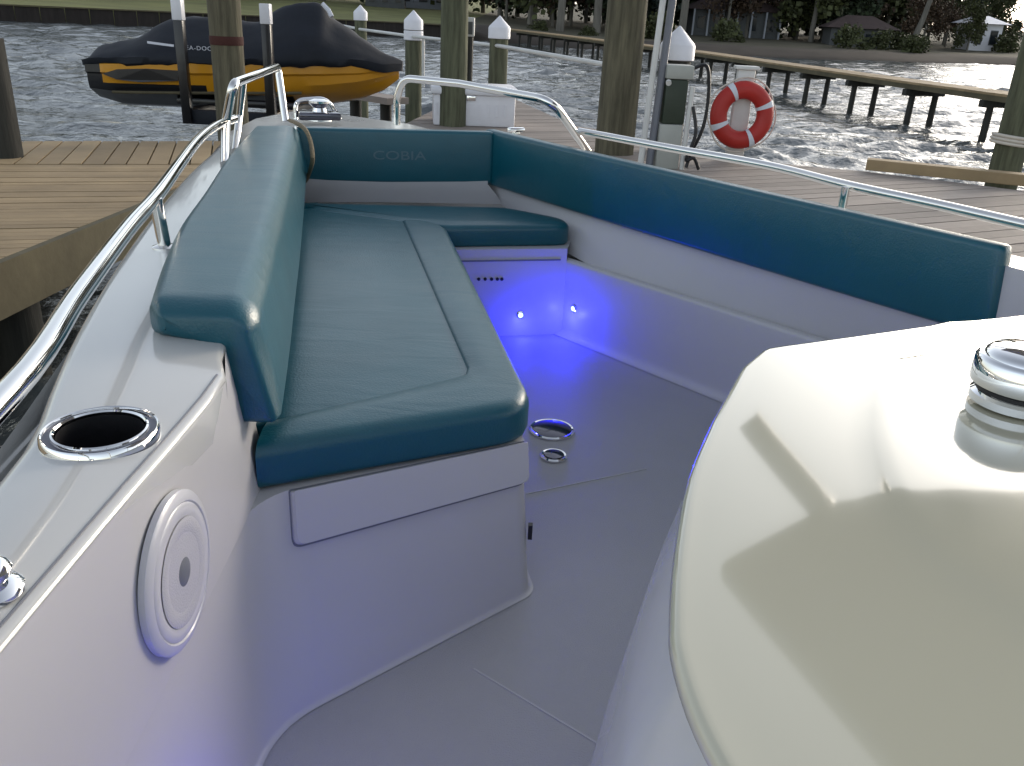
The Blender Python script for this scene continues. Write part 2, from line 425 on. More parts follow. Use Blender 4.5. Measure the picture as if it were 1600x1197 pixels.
# hatch lid on the aft face of the bench
def face_pt(u, z):      # u 0..1 across aft face, z old height
    t = (z - FL) / (.972 - FL)
    lo = bw(-.42, 1.24, FL).lerp(bw(.067, 1.695, FL), u); hi = bw(-.480, 1.45, .972).lerp(bw(.035, 1.745, .972), u)
    return lo.lerp(hi, t)
fn = (face_pt(1, .7) - face_pt(0, .7)).cross(face_pt(0, .97) - face_pt(0, .6)).normalized()
if fn.y > 0: fn = -fn
def plate(bm, outline, n, t, bev=.006):
    P = [p for p in outline]; c = sum(P, Vector()) / len(P)
    r0_ = [p for p in P]; r1_ = [p + n * (t - bev) for p in P]; r2_ = [p + n * t + (c - p).normalized() * bev for p in P]
    v = grid(bm, [r0_, r1_, r2_], True)
    f = bm.faces.new(v[-1])
    bmesh.ops.recalc_face_normals(bm, faces=bm.faces)
def rect_on_face(u0, u1, z0a, z0b, z1a, z1b, rcorn):
    q = [face_pt(u0, z0a), face_pt(u1, z0b), face_pt(u1, z1b), face_pt(u0, z1a)]
    return round_poly(q, [rcorn, rcorn, .004, .004], 6)
bm = bmesh.new(); plate(bm, rect_on_face(.105, 1.0, .8735, .8735, .968, .968, .016), fn, .014, .004); obj('hatch_lid', bm, M['liner'], boat)
bm = bmesh.new(); plate(bm, rect_on_face(.101, .996, .8695, .8695, .971, .971, .018), fn, .004, .001); obj('lid_shadow_line', bm, M['greydk'], boat)  # dark backing plate colours in the shadow gap around the lid
bm = bmesh.new(); box(bm, face_pt(1, .745) + Vector((.004, .012, 0)), .008, .012, .03); obj('latch', bm, M['black'], boat)

# bench cushion: main panel and L-shaped edge roll
ZC0, ZC1 = zb(.975), zb(1.07)
A = b(462, 322, 1.07); Bp = b(692, 347, 1.07)
seamN, seamC, seamF = b(420, 656, 1.07), b(733, 583, 1.07), b(628, 344, 1.07)
L0, R0 = b(403, 768, .975), b(834, 690, .975)
left = [b(456, 330, 1.07), b(441, 410, 1.07), b(428, 490, 1.07), b(408, 600, 1.07)]
ins = Vector((.014, -.012, 0))
panel = [seamN + Vector((-.02, -.012, 0)), seamC + ins, seamF + Vector((.016, .0, 0)), A] + [p + Vector((-.045, 0, 0)) for p in left]
bm = bmesh.new(); pad(bm, round_poly(panel, 0, 1), ZC0, ZC1 - .004, .004); obj('seat_cushion', bm, M['vinyl'], boat, angle=60)
tip = b(697, 350, 1.07)
n1, n2 = 26, 40
ic = smooth_path(round_path([seamN, seamC, seamF], .03, 8), 1); ic = resample(ic, n1 + n2)
oc = round_path([L0, R0, tip + (R0 - tip).normalized() * .03, tip + (seamF - tip).normalized() * .03], [0, .07, .03, 0], 12)
oa, ob = [], []
kR = min(range(len(oc)), key=lambda k: (Vector((oc[k].x, oc[k].y)) - Vector((R0.x, R0.y))).length)
o1, o2 = resample(oc[:kR + 1], n1), resample(oc[kR:], n2)
kI = min(range(len(ic)), key=lambda k: (Vector((ic[k].x, ic[k].y)) - Vector((seamC.x, seamC.y))).length)
i1, i2 = resample(ic[:kI + 1], n1), resample(ic[kI:], n2)
rows = []
for pi, po in list(zip(i1, o1)) + list(zip(i2, o2))[1:]:
    pi = Vector((pi.x, pi.y, 0)); po = Vector((po.x, po.y, 0)); d = po - pi; w = d.length; d.normalize(); zt_c = ZC1 + .002; R_ = min(.03, w * .45); f_ = min(1, w / .08)
    pr_f = [(0, ZC0 + .01), (0, zt_c - .016), (.0015, zt_c - .008), (.005 * f_, zt_c - .003), (.012 * f_, zt_c), (w * .42, zt_c + .003)]
    for k in range(8):
        a = math.pi / 2 * k / 7; pr_f.append((w - R_ + R_ * math.sin(a), zt_c - R_ * .8 * (1 - math.cos(a))))
    for k in range(5):
        a = math.pi / 2 * k / 4; pr_f.append((w - .014 * (1 - math.cos(a)), ZC0 + .014 - .014 * math.sin(a)))
    rows.append([pi + d * x + Vector((0, 0, z)) for x, z in pr_f])
bm = bmesh.new(); v = grid(bm, rows, True); fan(bm, v[0]); fan(bm, v[-1]); bmesh.ops.recalc_face_normals(bm, faces=bm.faces)
obj('seat_edge_roll', bm, M['vinyl'], boat, angle=60)
# bow cushion
fc = [A + Vector((0, .006, 0)), seamF + Vector((.0, .008, 0)), tip + Vector((.006, .010, 0)), b(893, 350, 1.07), b(880, 336, 1.07), b(790, 319, 1.07), b(470, 312, 1.07)]
fc[3] = b(893, 383, .975); 
bm = bmesh.new(); pad(bm, round_poly(fc, [.01, .01, .02, .07, .05, .05, .02], 7), zb(.972), zb(1.065), .02, puff=.004, wide=.04); obj('bow_cushion', bm, M['vinyl'], boat, angle=60)

# bow seat base: face below the bow cushion
fl_l = bw(-.38, 3.36, FL); fl_r = b(877, 522, FL)
tp_l = xy(fl_l, zb(.972)); tp_r = xy(fl_r, zb(.972))
bm = bmesh.new(); grid(bm, [[fl_l.lerp(fl_r, i / 8).lerp(tp_l.lerp(tp_r, i / 8), k / 6) for i in range(9)] for k in range(7)], flip=True)
top = [tp_l, tp_r, b(893, 375, .972), b(800, 316, .972), b(470, 312, .972)]
fan(bm, [bm.verts.new(p) for p in top])
obj('bow_seat_base', bm, M['liner'], boat, angle=40)
fdir = (fl_r - fl_l).normalized(); fnn = Vector((fdir.y, -fdir.x, 0))
def fpt(px, py):            # point on bow seat base face seen at a photo pixel
    d = ray(px, py); t = (fl_r - EYEV).dot(fnn) / d.dot(fnn); return EYEV + d * t
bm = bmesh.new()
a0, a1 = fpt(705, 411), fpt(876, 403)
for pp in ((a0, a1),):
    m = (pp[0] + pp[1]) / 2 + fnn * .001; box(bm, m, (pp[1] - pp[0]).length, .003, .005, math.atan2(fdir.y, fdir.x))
obj('lid_shadow_line', bm, M['greydk'], boat, smooth=False)  # thin dark strip colours in the shadow gap along the bow seat lid
for px in (748, 758, 768, 777, 784):
    bm = bmesh.new(); lathe(bm, [(.0055, 0), (.0055, .003), (.003, .004)], fpt(px, 436), fnn, 12); obj('drain_hole', bm, M['dark'], boat)

# starboard lower wall, ledge, upper wall
wl = [b(877, 522, FL), b(1100, 612, FL)]
wdir = (wl[1] - wl[0]).normalized()
wl_line = [wl[0] - wdir * .5, wl[0], wl[1], wl[1] + wdir * .55, wl[1] + wdir * 1.0 - BF * .35, wl[1] + wdir * 1.0 - BF * 2.6]
wn_ = Vector((wdir.y, -wdir.x, 0))           # points inboard-left or outboard; fix sign to inboard
if wn_.dot(Vector((-1, -1, 0))) < 0: wn_ = -wn_
bm = bmesh.new(); lz = zb(.925)
rws = []
for k in range(5):
    an = math.pi / 2 * k / 4; rws.append([p + wn_ * .025 * (1 - math.sin(an)) + Vector((0, 0, .0015 + .025 * (1 - math.cos(an)))) for p in wl_line])
for k in range(1, 9): rws.append([xy(p, lerp(zb(FL) + .025, lz - .012, k / 8)) for p in wl_line])
for k in range(1, 5):
    an = math.pi / 2 * k / 4; rws.append([xy(p, lz - .012 + .012 * math.sin(an)) - wn_ * .012 * (1 - math.cos(an)) for p in wl_line])
rws.append([xy(p, lz) - wn_ * .024 for p in wl_line]); rws.append([xy(p, lz - .006) - wn_ * .028 for p in wl_line]); rws.append([xy(p, lz - .005) - wn_ * .036 for p in wl_line])
low_u = [xy(p, lz - .005) - wn_ * .0355 for p in wl_line]
up_u = [b(757, 287, 1.09), b(900, 331, 1.09), b(1100, 393, 1.09), b(1450, 502, 1.09)]
dd = (up_u[3] - up_u[2]).normalized(); up_u = [up_u[0] - dd * .02] + up_u[1:4] + [up_u[3] + dd * .35 - BF * .1, up_u[3] + dd * .35 - BF * 2.6]
def rs_to(line, n=24): return resample(line, n)
lo_r, up_r = rs_to(low_u), rs_to(up_u)
bm2 = bmesh.new(); grid(bm2, rws, flip=False)
obj('starboard_wall', bm2, M['liner'], boat, angle=40)
# upper wall: extend forward to the bow corner
low_f = [b(790, 318, 1.0)] + low_u[1:]
low_f[0] = b(782, 318, 1.0)
ru = []
for k in range(8):
    t = k / 7; ru.append([a.lerp(c, t) + Vector((0, 0, 0)) for a, c in zip(resample(low_f, 30), resample([p - wn_ * .02 for p in up_u], 30))])
ru.append([p + Vector((0, 0, .16)) - wn_ * .01 for p in ru[-1]])
bm = bmesh.new(); grid(bm, ru)
obj('starboard_coaming', bm, M['liner'], boat, angle=40)
# bow strip behind the bow cushion
bm = bmesh.new()
c0 = [b(440, 316, 1.0), b(600, 316, 1.0), b(785, 319, 1.0)]; c1 = [b(440, 285, 1.1), b(600, 286, 1.1), b(762, 288, 1.1)]
grid(bm, [c0, [a.lerp(c, .5) + Vector((0, 0, .004)) for a, c in zip(c0, c1)], c1, [p + Vector((0, .02, .18)) for p in c1]]); obj('bow_coaming', bm, M['liner'], boat, angle=40)

# backrests --------------------------------------------------------------
def sweep(bm, path, prof_fn, caps=True):
    rows = [prof_fn(i / (len(path) - 1), path[i], (path[min(i + 1, len(path) - 1)] - path[max(i - 1, 0)]).normalized()) for i in range(len(path))]
    v = grid(bm, rows, True); 
    if caps: fan(bm, v[0], True); fan(bm, v[-1], False)
    bmesh.ops.recalc_face_normals(bm, faces=bm.faces)
def rrect(w, h, r, n=4):
    out = []
    for cx, cy, a0 in ((w - r, h - r, 0), (r, h - r, 90), (r, r, 180), (w - r, r, 270)):
        for k in range(n + 1):
            a = rad(a0 + 90 * k / n); out.append((cx + r * math.cos(a), cy + r * math.sin(a)))
    return out
def taper_end(t, L, r):       # end rounding factor for swept pads
    d = min(t, 1 - t) * L
    return 0 if d > r else r - math.sqrt(max(0, r * r - (r - d) ** 2))
# bow backrest
pA, pB = b(466, 285, 1.1), b(770, 288, 1.1)
hb = zb(1.338) - zb(1.1)
bd = (pB - pA).normalized(); bnn = Vector((-bd.y, bd.x, 0))
path = [pA.lerp(pB, t) for t in [0, .004, .01, .02, .04] + [i / 14 for i in range(1, 14)] + [.96, .98, .99, .996, 1]]
Lb = (pB - pA).length
def prof_bow(t, p, tan):
    e = taper_end(t, Lb, .012); return [p + bnn * (e + x * (.055 - 2 * e) / .055) + Vector((0, 0, e + y * (hb - 2 * e) / hb)) for x, y in rrect(.055, hb, .014)]
def tvals(path):
    L = [0]
    for a, c in zip(path, path[1:]): L.append(L[-1] + (c - a).length)
    return [l / L[-1] for l in L], L[-1]
def sweep_t(bm, path, fn, caps=True):
    ts, L = tvals(path); rows = []
    for i, p in enumerate(path):
        tan = (path[min(i + 1, len(path) - 1)] - path[max(i - 1, 0)]).normalized(); rows.append(fn(ts[i], p, tan, L))
    v = grid(bm, rows, True)
    if caps: fan(bm, v[0], True); fan(bm, v[-1], False)
    bmesh.ops.recalc_face_normals(bm, faces=bm.faces)
bm = bmesh.new(); sweep_t(bm, path, lambda t, p, tan, L: prof_bow(t, p, tan)); bowback = obj('bow_backrest', bm, M['vinyl'], boat, angle=60)
# embossed logo
cu = bpy.data.curves.new('logo', 'FONT'); cu.body = 'COBIA'; cu.size = .055; cu.extrude = .0012; cu.align_x = 'CENTER'; cu.align_y = 'CENTER'
tmp = link(bpy.data.objects.new('logo_tmp', cu)); bpy.context.view_layer.update()
me = bpy.data.meshes.new_from_object(tmp.evaluated_get(bpy.context.evaluated_depsgraph_get())); bpy.data.objects.remove(tmp)
lg = link(bpy.data.objects.new('logo', me)); me.materials.append(M['logo']); lg.parent = bowback
cpos = pA.lerp(pB, .51) + Vector((0, 0, hb * .52)) - bnn * .0004
wid = max(v.co.x for v in me.vertices) - min(v.co.x for v in me.vertices)
lg.matrix_local = Matrix.Translation(cpos) @ Matrix(((bd.x, 0, -bnn.x, 0), (bd.y, 0, -bnn.y, 0), (0, 1, 0, 0), (0, 0, 0, 1))) @ Matrix.Diagonal((.27 * Lb / wid, .8, 1, 1))
# starboard backrest
ZB0, ZB1 = zb(1.09), zb(1.342)
sA, sB = b(757, 287.5, 1.09), b(1546, 531, 1.09)
sb_top = b(1580, 384, 1.342)
sd = (sB - sA).normalized(); sn = Vector((sd.y, -sd.x, 0))
if sn.x < 0: sn = -sn
hs = ZB1 - ZB0; sA = sA - sd * .02
path = [sA.lerp(sB, t) for t in [0, .003, .008, .015, .03] + [i / 24 for i in range(1, 24)] + [.97, .985, .992, .997, 1]]
lean = (sb_top - sB).dot(sd)
def prof_s(t, p, tan, L):
    e = taper_end(t, L, .014); bow = -.012 * math.sin(t * math.pi)
    return [p + sn * (bow + e + x * (.05 - 2 * e) / .05) + sd * (lean * t ** 3 * y / hs) + Vector((0, 0, e + y * (hs - 2 * e) / hs)) for x, y in rrect(.05, hs, .014)]
bm = bmesh.new(); sweep_t(bm, path, prof_s); obj('starboard_backrest', bm, M['vinyl'], boat, angle=60)
# port backrest: cap over the gunwale with a leg down the inside
OUT = [b(228, 475, 1.35), b(253, 402, 1.35), b(281, 345, 1.35), b(318, 295, 1.35), b(352, 245, 1.35), b(376, 218, 1.35), b(396, 197, 1.35)]
INN = [b(402, 480, 1.35), b(423, 402, 1.35), b(436, 345, 1.35), b(448, 295, 1.35), b(458, 245, 1.35), b(464, 215, 1.35), b(468, 196, 1.35)]
OUT = smooth_path(OUT, 6); INN = smooth_path(INN, 6)
ts, Lp = tvals([(a + c) / 2 for a, c in zip(OUT, INN)])
def prof_p(i):
    o, n_ = OUT[i], INN[i]; d = (n_ - o); d.z = 0; w = d.length; d.normalize(); t = ts[i]
    z0 = zb(1.35); sl = .060; leg = .19 - .03 * t; lt = .082
    e = taper_end(t, Lp, .016) if t < .5 else 0
    pts = []
    def arc(cx, cz, r, a0, a1, n=5):
        for k in range(n + 1):
            a = rad(a0 + (a1 - a0) * k / n); pts.append((cx + r * math.cos(a), cz + r * math.sin(a)))
    lx = .022   # leg leans inboard as it drops
    arc(w - .045, -.045, .045 - e, 90, 0, 7)
    arc(w + lx - .014, -leg + .014, .014 - e * .5, 0, -90); arc(w - lt + lx + .014, -leg + .014, .014 - e * .5, -90, -180)
    arc(w - lt - .02, -sl - .02 , .02 + e * .5, 0, 90)
    arc(.022, -sl + .022, .022 - e, 270, 180); arc(.020, -.020, .020 - e, 180, 90)
    return [o + d * x + Vector((0, 0, z)) for x, z in pts]
bm = bmesh.new(); rows = [prof_p(i) for i in range(len(OUT))]
d0 = (OUT[1] - OUT[0]).normalized()
e1 = [OUT[0].lerp(OUT[0], 0)]
def shrink(row, k, off):
    c = sum(row, Vector()) / len(row); return [p + (c - p) * 0 + off for p in row]
v = grid(bm, rows, True); 
f0 = bm.faces.new(v[0]); f1 = bm.faces.new(v[-1])
bmesh.ops.recalc_face_normals(bm, faces=bm.faces)
ed = [e for e in f0.edges]
bmesh.ops.bevel(bm, geom=ed, offset=.008, segments=3, profile=.5, affect='EDGES')
bmesh.ops.triangulate(bm, faces=[f for f in bm.faces if len(f.verts) > 4])
obj('port_backrest', bm, M['vinyl'], boat, angle=60)

# gunwale ----------------------------------------------------------------
ZG = zb(1.28)
g_out = [bw(-.62, -1.2, 1.27), bw(-.60, .4, 1.27), b(13, 725, 1.27), b(60, 640, 1.27), b(105, 540, 1.27), b(160, 445, 1.27), b(225, 352, 1.27), b(290, 275, 1.27), b(345, 225, 1.27), bw(-1.40, 4.15, 1.27)]
g_out = smooth_path(g_out, 5)
gi = smooth_path(g_in, 8)
n_g = 60
GO, GI = resample(g_out, n_g), resample(gi, n_g)
# re-pair so that stations run square across the gunwale
def pair(inner, outer):
    res = []
    for p in inner:
        q = min(outer, key=lambda o: (o.y - p.y) ** 2 + .001 * (o.x - p.x) ** 2); res.append(q)
    return res
dense = resample(g_out, 600); GO = pair(GI, dense)
rows = []
for i, (pi, po) in enumerate(zip(GI, GO)):
    d = (po - pi); d.z = 0; w = d.length; d.normalize(); zc = ZG
    r = []
    r.append(Vector((pi.x, pi.y, zc - .09)) + d * .004)
    for k in range(5):
        a = math.pi / 2 * k / 4; r.append(Vector((pi.x, pi.y, zc)) + d * (.010 * (1 - math.cos(a))) + Vector((0, 0, -.010 * (1 - math.sin(a)))))
    for k in range(1, 8): 
        t = k / 8; r.append(Vector((pi.x, pi.y, zc)) + d * (.010 + (w - .035) * t) + Vector((0, 0, .006 * math.sin(t * math.pi))))
    for k in range(7):
        a = math.pi / 2 * k / 6; r.append(Vector((pi.x, pi.y, zc)) + d * (w - .025 + .025 * math.sin(a)) + Vector((0, 0, -.025 * (1 - math.cos(a)))))
    r.append(Vector((pi.x, pi.y, zc - .07)) + d * (w))
    rows.append(r)
bm = bmesh.new(); v = grid(bm, rows, True); fan(bm, v[0]); fan(bm, v[-1]); bmesh.ops.recalc_face_normals(bm, faces=bm.faces)
gun = obj('gunwale', bm, M['gel'], boat, angle=50)
# cup holder hole
cupc = b(158, 680, 1.2855); CR = .056
bmc = bmesh.new(); lathe(bmc, [(CR - .009, -.06), (CR - .009, .05)], cupc, Vector((0, 0, 1)), 40)
bmesh.ops.recalc_face_normals(bmc, faces=bmc.faces)
cutme = bpy.data.meshes.new('cut'); bmc.to_mesh(cutme); bmc.free(); cut = link(bpy.data.objects.new('cut', cutme))
bo = gun.modifiers.new('b', 'BOOLEAN'); bo.operation = 'DIFFERENCE'; bo.object = cut; bo.solver = 'EXACT'
bpy.context.view_layer.update()
newme = bpy.data.meshes.new_from_object(gun.evaluated_get(bpy.context.evaluated_depsgraph_get()))
gun.modifiers.clear(); gun.data = newme; bpy.data.objects.remove(cut)
bm = bmesh.new()
lathe(bm, [(CR - .0095, -.012), (CR - .0095, .007), (CR - .008, .009), (CR - .006, .008), (CR - .0055, .0045)], cupc, Vector((0, 0, 1)), 56, close=False)
lathe(bm, [(CR + .002, .0045), (CR + .0025, .0075), (CR + .004, .0085), (CR + .006, .006), (CR + .007, -.004)], cupc, Vector((0, 0, 1)), 56, close=False)
cup = obj('cup_holder', bm, M['chrome'], boat)
bm = bmesh.new(); lathe(bm, [(.001, -.058), (CR - .0105, -.058), (CR - .0105, .004)], cupc, Vector((0, 0, 1)), 40, close=False); obj('liner_cup', bm, M['black'], cup)
bm = bmesh.new(); lathe(bm, [(CR - .0058, .0048), (CR - .002, .0042), (CR + .0024, .0048)], cupc, Vector((0, 0, 1)), 56, close=False); obj('groove', bm, M['smoke'], cup)
# edge seam along the gunwale
bm = bmesh.new(); sp = [Vector((p.x - .012, p.y, ZG + .0005)) for p in GI if p.y < b(345, 568, 1.28).y]
tube(bm, sp, .0016, 6); obj('gunwale_seam', bm, M['greydk'], boat)
# rub rail
bm = bmesh.new(); tube(bm, [p + Vector((-.006, 0, -.075)) for p in resample(g_out, 50)], .020, 10); rr = obj('rub_rail', bm, M['black'], boat)
bm = bmesh.new(); tube(bm, [p + Vector((-.024, 0, -.07)) for p in resample(g_out, 50)], .007, 8); obj('rail_insert', bm, M['steel'], rr)

# hull outside: both sides, closed at the stem
hull_port = resample(g_out, 30)
stem = bw(-.98, 5.5, 1.3); 
bowpt = bw(-1.30, 5.3, 1.3)
s_out = [p + sn * .24 for p in (sA - sd * .25, sA.lerp(sB, .25), sA.lerp(sB, .6), sB, sB + sd * .35 - BF * .1, sB + sd * .35 - BF * 2.4)]
s_out = [xy(p, ZG - .01) for p in s_out]
right = smooth_path([bowpt, bw(-.75, 5.0, 1.28)] + s_out, 6)
leftl = smooth_path([hull_port[0], hull_port[8], hull_port[16], hull_port[24], hull_port[-1], bw(-1.42, 4.75, 1.28), bowpt], 8)
ring = leftl + right[1:]
cen = bw(.1, 1.8, .6)
rows = []
for k in range(8):
    t = k / 7; sc = 1 - .05 * math.sin(t * math.pi / 2) - .22 * t ** 2
    rows.append([Vector((cen.x + (p.x - cen.x) * sc, cen.y + (p.y - cen.y) * sc, lerp(p.z - .03, -.25, t))) for p in ring])
bm = bmesh.new(); grid(bm, rows, flip=True); bmesh.ops.recalc_face_normals(bm, faces=bm.faces); obj('hull', bm, M['gel'], boat, angle=60)
# bow deck and starboard side deck
bm = bmesh.new()
bdk = [b(425, 200, 1.275), b(470, 200, 1.275), b(640, 202, 1.275), b(765, 207, 1.275)]
deck = [xy(pA, ZG), xy(pB, ZG)] + [bw(-.62, 4.85, 1.28), bowpt, bw(-1.42, 4.75, 1.28), bw(-1.38, 4.1, 1.28), bw(-1.06, 4.0, 1.28)]
fan(bm, [bm.verts.new(xy(p, ZG - .006) + (bnn * .03 if i < 2 else Vector())) for i, p in enumerate(deck)])
bmesh.ops.recalc_face_normals(bm, faces=bm.faces)
sd_in = [xy(p + sn * .045, ZG - .008) for p in (sA - sd * .05, sA.lerp(sB, .33), sA.lerp(sB, .66), sB, sB + sd * .35 - BF * .1, sB + sd * .35 - BF * 2.4)]
sd_out = [xy(p, ZG - .02) for p in [bw(-.62, 4.85, 1.28)] + s_out[1:]]
grid(bm, [sd_in, [a.lerp(c, .9) + Vector((0, 0, .008)) for a, c in zip(sd_in, sd_out)], sd_out, [p - Vector((0, 0, .06)) for p in sd_out]])
for f in bm.faces:
    if f.normal.z < 0: f.normal_flip()
obj('side_deck', bm, M['gel'], boat, angle=60)

# rails --------------------------------------------------------------------
ZR = 1.40
bm = bmesh.new(); rp = [bw(-.52, -.9, ZR), bw(-.53, .3, ZR), b(7, 622, ZR), b(122, 462, ZR), b(200, 357, ZR), b(247, 303, ZR), b(307, 222, ZR), b(338, 197, ZR), b(366, 186, ZR)]
tube(bm, smooth_path(rp, 6), .0135, 16); pr = obj('grab_rail', bm, M['steel'], boat)
foot = b(258, 388, 1.283); 
bm = bmesh.new(); tube(bm, [foot, foot + Vector((-.008, 0, zb(ZR) - ZG))], .0125, 14); lathe(bm, [(.024, 0), (.024, .004), (.014, .008)], foot, n=20); obj('stanchion', bm, M['steel'], boat)
bm = bmesh.new(); f2 = b(70, 655, 1.283) - Vector((.03, .5, 0)); tube(bm, [f2, f2 + Vector((.0, 0, zb(ZR) - ZG))], .0125, 14); obj('stanchion', bm, M['steel'], boat)
ZS = 1.385
bm = bmesh.new(); rp = [b(905, 205, ZS), b(1050, 232, ZS), b(1200, 259, ZS), b(1325, 290, ZS), b(1460, 319, ZS), b(1600, 351, ZS)]
rp.append(rp[-1] + (rp[-1] - rp[-2]) * 1.5); tube(bm, smooth_path(rp, 6), .0125, 16); obj('grab_rail', bm, M['steel'], boat)
st = b(1322, 292, ZS); bm = bmesh.new(); tube(bm, [st, st - Vector((0, 0, zb(ZS) - ZG + .02))], .0115, 12); obj('stanchion', bm, M['steel'], boat)
# pulpit hoops
p0 = b(620, 195, 1.30); zt = aty(642, 122, p0.y).z
def hz(px, py): return at(px, py, zt)
bm = bmesh.new()
hp = round_path([p0, p0 + Vector((.0, 0, (zt - p0.z) * .55)), hz(630, 122), hz(720, 131), hz(862, 157), b(918, 236, 1.29)], [0, .02, .10, .0, .09, 0], 8)
tube(bm, hp, .0145, 14); obj('bow_rail', bm, M['steel'], boat)
q0 = b(446, 190, 1.30); zq = aty(436, 106, q0.y).z
def hq(px, py): return at(px, py, zq)
bm = bmesh.new()
hq_ = round_path([q0, hq(434, 104), hq(364, 131), b(353, 190, ZR), b(352, 258, 1.29)], [0, .035, .05, .02, 0], 8)
tube(bm, hq_, .0145, 14)
tube(bm, [hq(380, 124), b(374, 182, ZR), b(368, 236, 1.29)], .0125, 12); obj('bow_rail', bm, M['steel'], boat)

# windlass / deck fittings at the bow, tan mooring line
wc = b(500, 188, 1.29)
bm = bmesh.new(); lathe(bm, [(.05, 0), (.05, .02), (.03, .035), (.026, .05), (.045, .07), (.045, .078), (.02, .085)], wc, n=24); win = obj('windlass', bm, M['chrome'], boat)
bm = bmesh.new(); tube(bm, round_path([wc + Vector((-.10, 0, 0)), wc + Vector((-.10, 0, .075)), wc + Vector((.02, .05, .085)), wc + Vector((.07, .06, 0))], .04), .009, 10); obj('roller_bail', bm, M['chrome'], win)
bm = bmesh.new(); box(bm, wc + Vector((.0, -.01, .02)), .17, .10, .03, .3, .008); obj('roller_base', bm, M['smoke'], win)
bm = bmesh.new(); tube(bm, smooth_path([b(452, 188, 1.30), b(464, 193, 1.35), b(478, 204, 1.352), b(486, 225, 1.31), b(488, 252, 1.25), b(481, 276, 1.15), b(476, 284, 1.1)], 5), .0075, 8)
ml = obj('mooring_line', bm, M['rope2']); tag(ml, 'thin tan mooring line hanging over the corner of the bow backrest', 'rope')
cl = b(806, 203, 1.33); bm = bmesh.new(); box(bm, cl + Vector((0, 0, 0)), .07, .03, .02, HD, .008); box(bm, cl + Vector((0, 0, -.015)), .03, .025, .03, HD, .004); obj('cleat', bm, M['chrome'], boat)

# speaker in the port wall
def atx(px, py, X):
    d = ray(px, py); return EYEV + d * (X / d.x)
sc_ = atx(277, 893, -.455 * S * 1.0); SR = .088
bm = bmesh.new(); lathe(bm, [(SR + .004, -.004), (SR + .004, .003), (SR + .001, .0055), (SR - .008, .0075), (SR - .010, .006), (SR - .012, .0075), (SR - .020, .0085), (SR - .026, .0075)], sc_, Vector((1, 0, .03)), 48, close=False); spk = obj('speaker', bm, M['spk'], boat)
bm = bmesh.new(); lathe(bm, [(SR - .026, .0085), (SR - .030, .0095), (SR - .05, .008), (.034, .005), (.030, .0035), (.028, .003)], sc_, Vector((1, 0, .03)), 48, close=True); obj('cone', bm, M['grey'], spk)
bm = bmesh.new(); lathe(bm, [(.021, .0035), (.020, .007), (.013, .010), (.004, .011)], sc_, Vector((1, 0, .03)), 28); obj('tweeter', bm, M['greydk'], spk)
# chrome fitting at the left edge of the gunwale
cf = b(-16, 926, 1.285); bm = bmesh.new(); lathe(bm, [(.026, 0), (.026, .004), (.022, .008), (.014, .011), (.014, .014), (.019, .017), (.0195, .022), (.016, .027), (.010, .030), (.003, .031)], cf, n=40); obj('deck_fitting', bm, M['chrome'], boat)

# floor fittings
def disc(name, px, py, R, dark):
    c = b(px, py, FL); bm = bmesh.new(); lathe(bm, [(R, .001), (R, .006), (R - .006, .009), (R - .012, .008), (R - .016, .004)], c, n=36); o = obj(name, bm, M['chrome'], boat)
    bm = bmesh.new(); lathe(bm, [(R * .62, .0075), (R * .55, .0105), (R * .2, .0115)], c, n=30); obj('cap_ring', bm, dark, o)
def disc2(name, px, py, R):
    c = b(px, py, FL); bm = bmesh.new(); lathe(bm, [(R, .001), (R, .005), (R - .004, .008), (R - .008, .007)], c, n=40, close=False); o = obj(name, bm, M['chrome'], boat)
    bm = bmesh.new(); lathe(bm, [(R - .008, .0065), (R * .7, .009), (R * .3, .0105), (.002, .011)], c, n=40); obj('cap', bm, M['smoke'], o)
disc2('table_socket', 862, 673, .060); disc2('deck_drain', 865, 714, .034)

# blue courtesy lights
def led(pos, n, e, r=.0085):
    bm = bmesh.new(); lathe(bm, [(r + .005, 0), (r + .005, .004), (r, .006), (r, .004)], pos, n, 24, close=False); o = obj('courtesy_light', bm, M['chrome'], boat)
    bm = bmesh.new(); lathe(bm, [(r, .003), (r * .6, .0055), (r * .1, .006)], pos, n, 20); obj('lens', bm, M['led'], o)
    l = bpy.data.lights.new('courtesy_lamp', 'POINT'); l.energy = e; l.color = (.012, .014, 1); l.shadow_soft_size = .012
    lo = link(bpy.data.objects.new('courtesy_lamp', l)); lo.location = pos + n * .045 - Vector((0, 0, .03))
led(fpt(813, 492), fnn, .75)
def spt(px, py):
    d = ray(px, py); t = (wl[0] - EYEV).dot(wn_) / d.dot(wn_); return EYEV + d * t
led(spt(897, 482), wn_, 1.1)
led(bw(-.42, .80, .70), Vector((1, .15, 0)).normalized(), .75)

# ------------------------------------------------------------------ console
ZK = 1.40
rim = [b(1290, 1420, ZK), b(1200, 1315, ZK), b(1125, 1197, ZK), b(1078, 1100, ZK), b(1052, 1010, ZK), b(1050, 950, ZK), b(1056, 860, ZK), b(1076, 745, ZK), b(1111, 660, ZK), b(1160, 572, ZK), b(1195, 543, ZK), b(1300, 529, ZK), b(1450, 508, ZK)]
rim = [Vector((p.x, p.y)) for p in rim]
bf2, br2 = Vector((BF.x, BF.y)), Vector((BR.x, BR.y))
cs = rim[-1].dot(br2) + .04
loc = [(p.dot(br2), p.dot(bf2)) for p in rim]
loc = [(loc[0][0] - .02, loc[0][1] - .35)] + loc
path = smooth_path(round_path([Vector((s, u, 0)) for s, u in loc], [0] * 9 + [.02, .012, .012, 0, 0, 0], 5), 3)
path.append(Vector((cs, path[-1].y + .006, 0)))
mir = [Vector((2 * cs - p.x, p.y, 0)) for p in path[-2::-1]]
K = path + mir                        # open at the aft end
K2 = [br2 * p.x + bf2 * p.y for p in K]
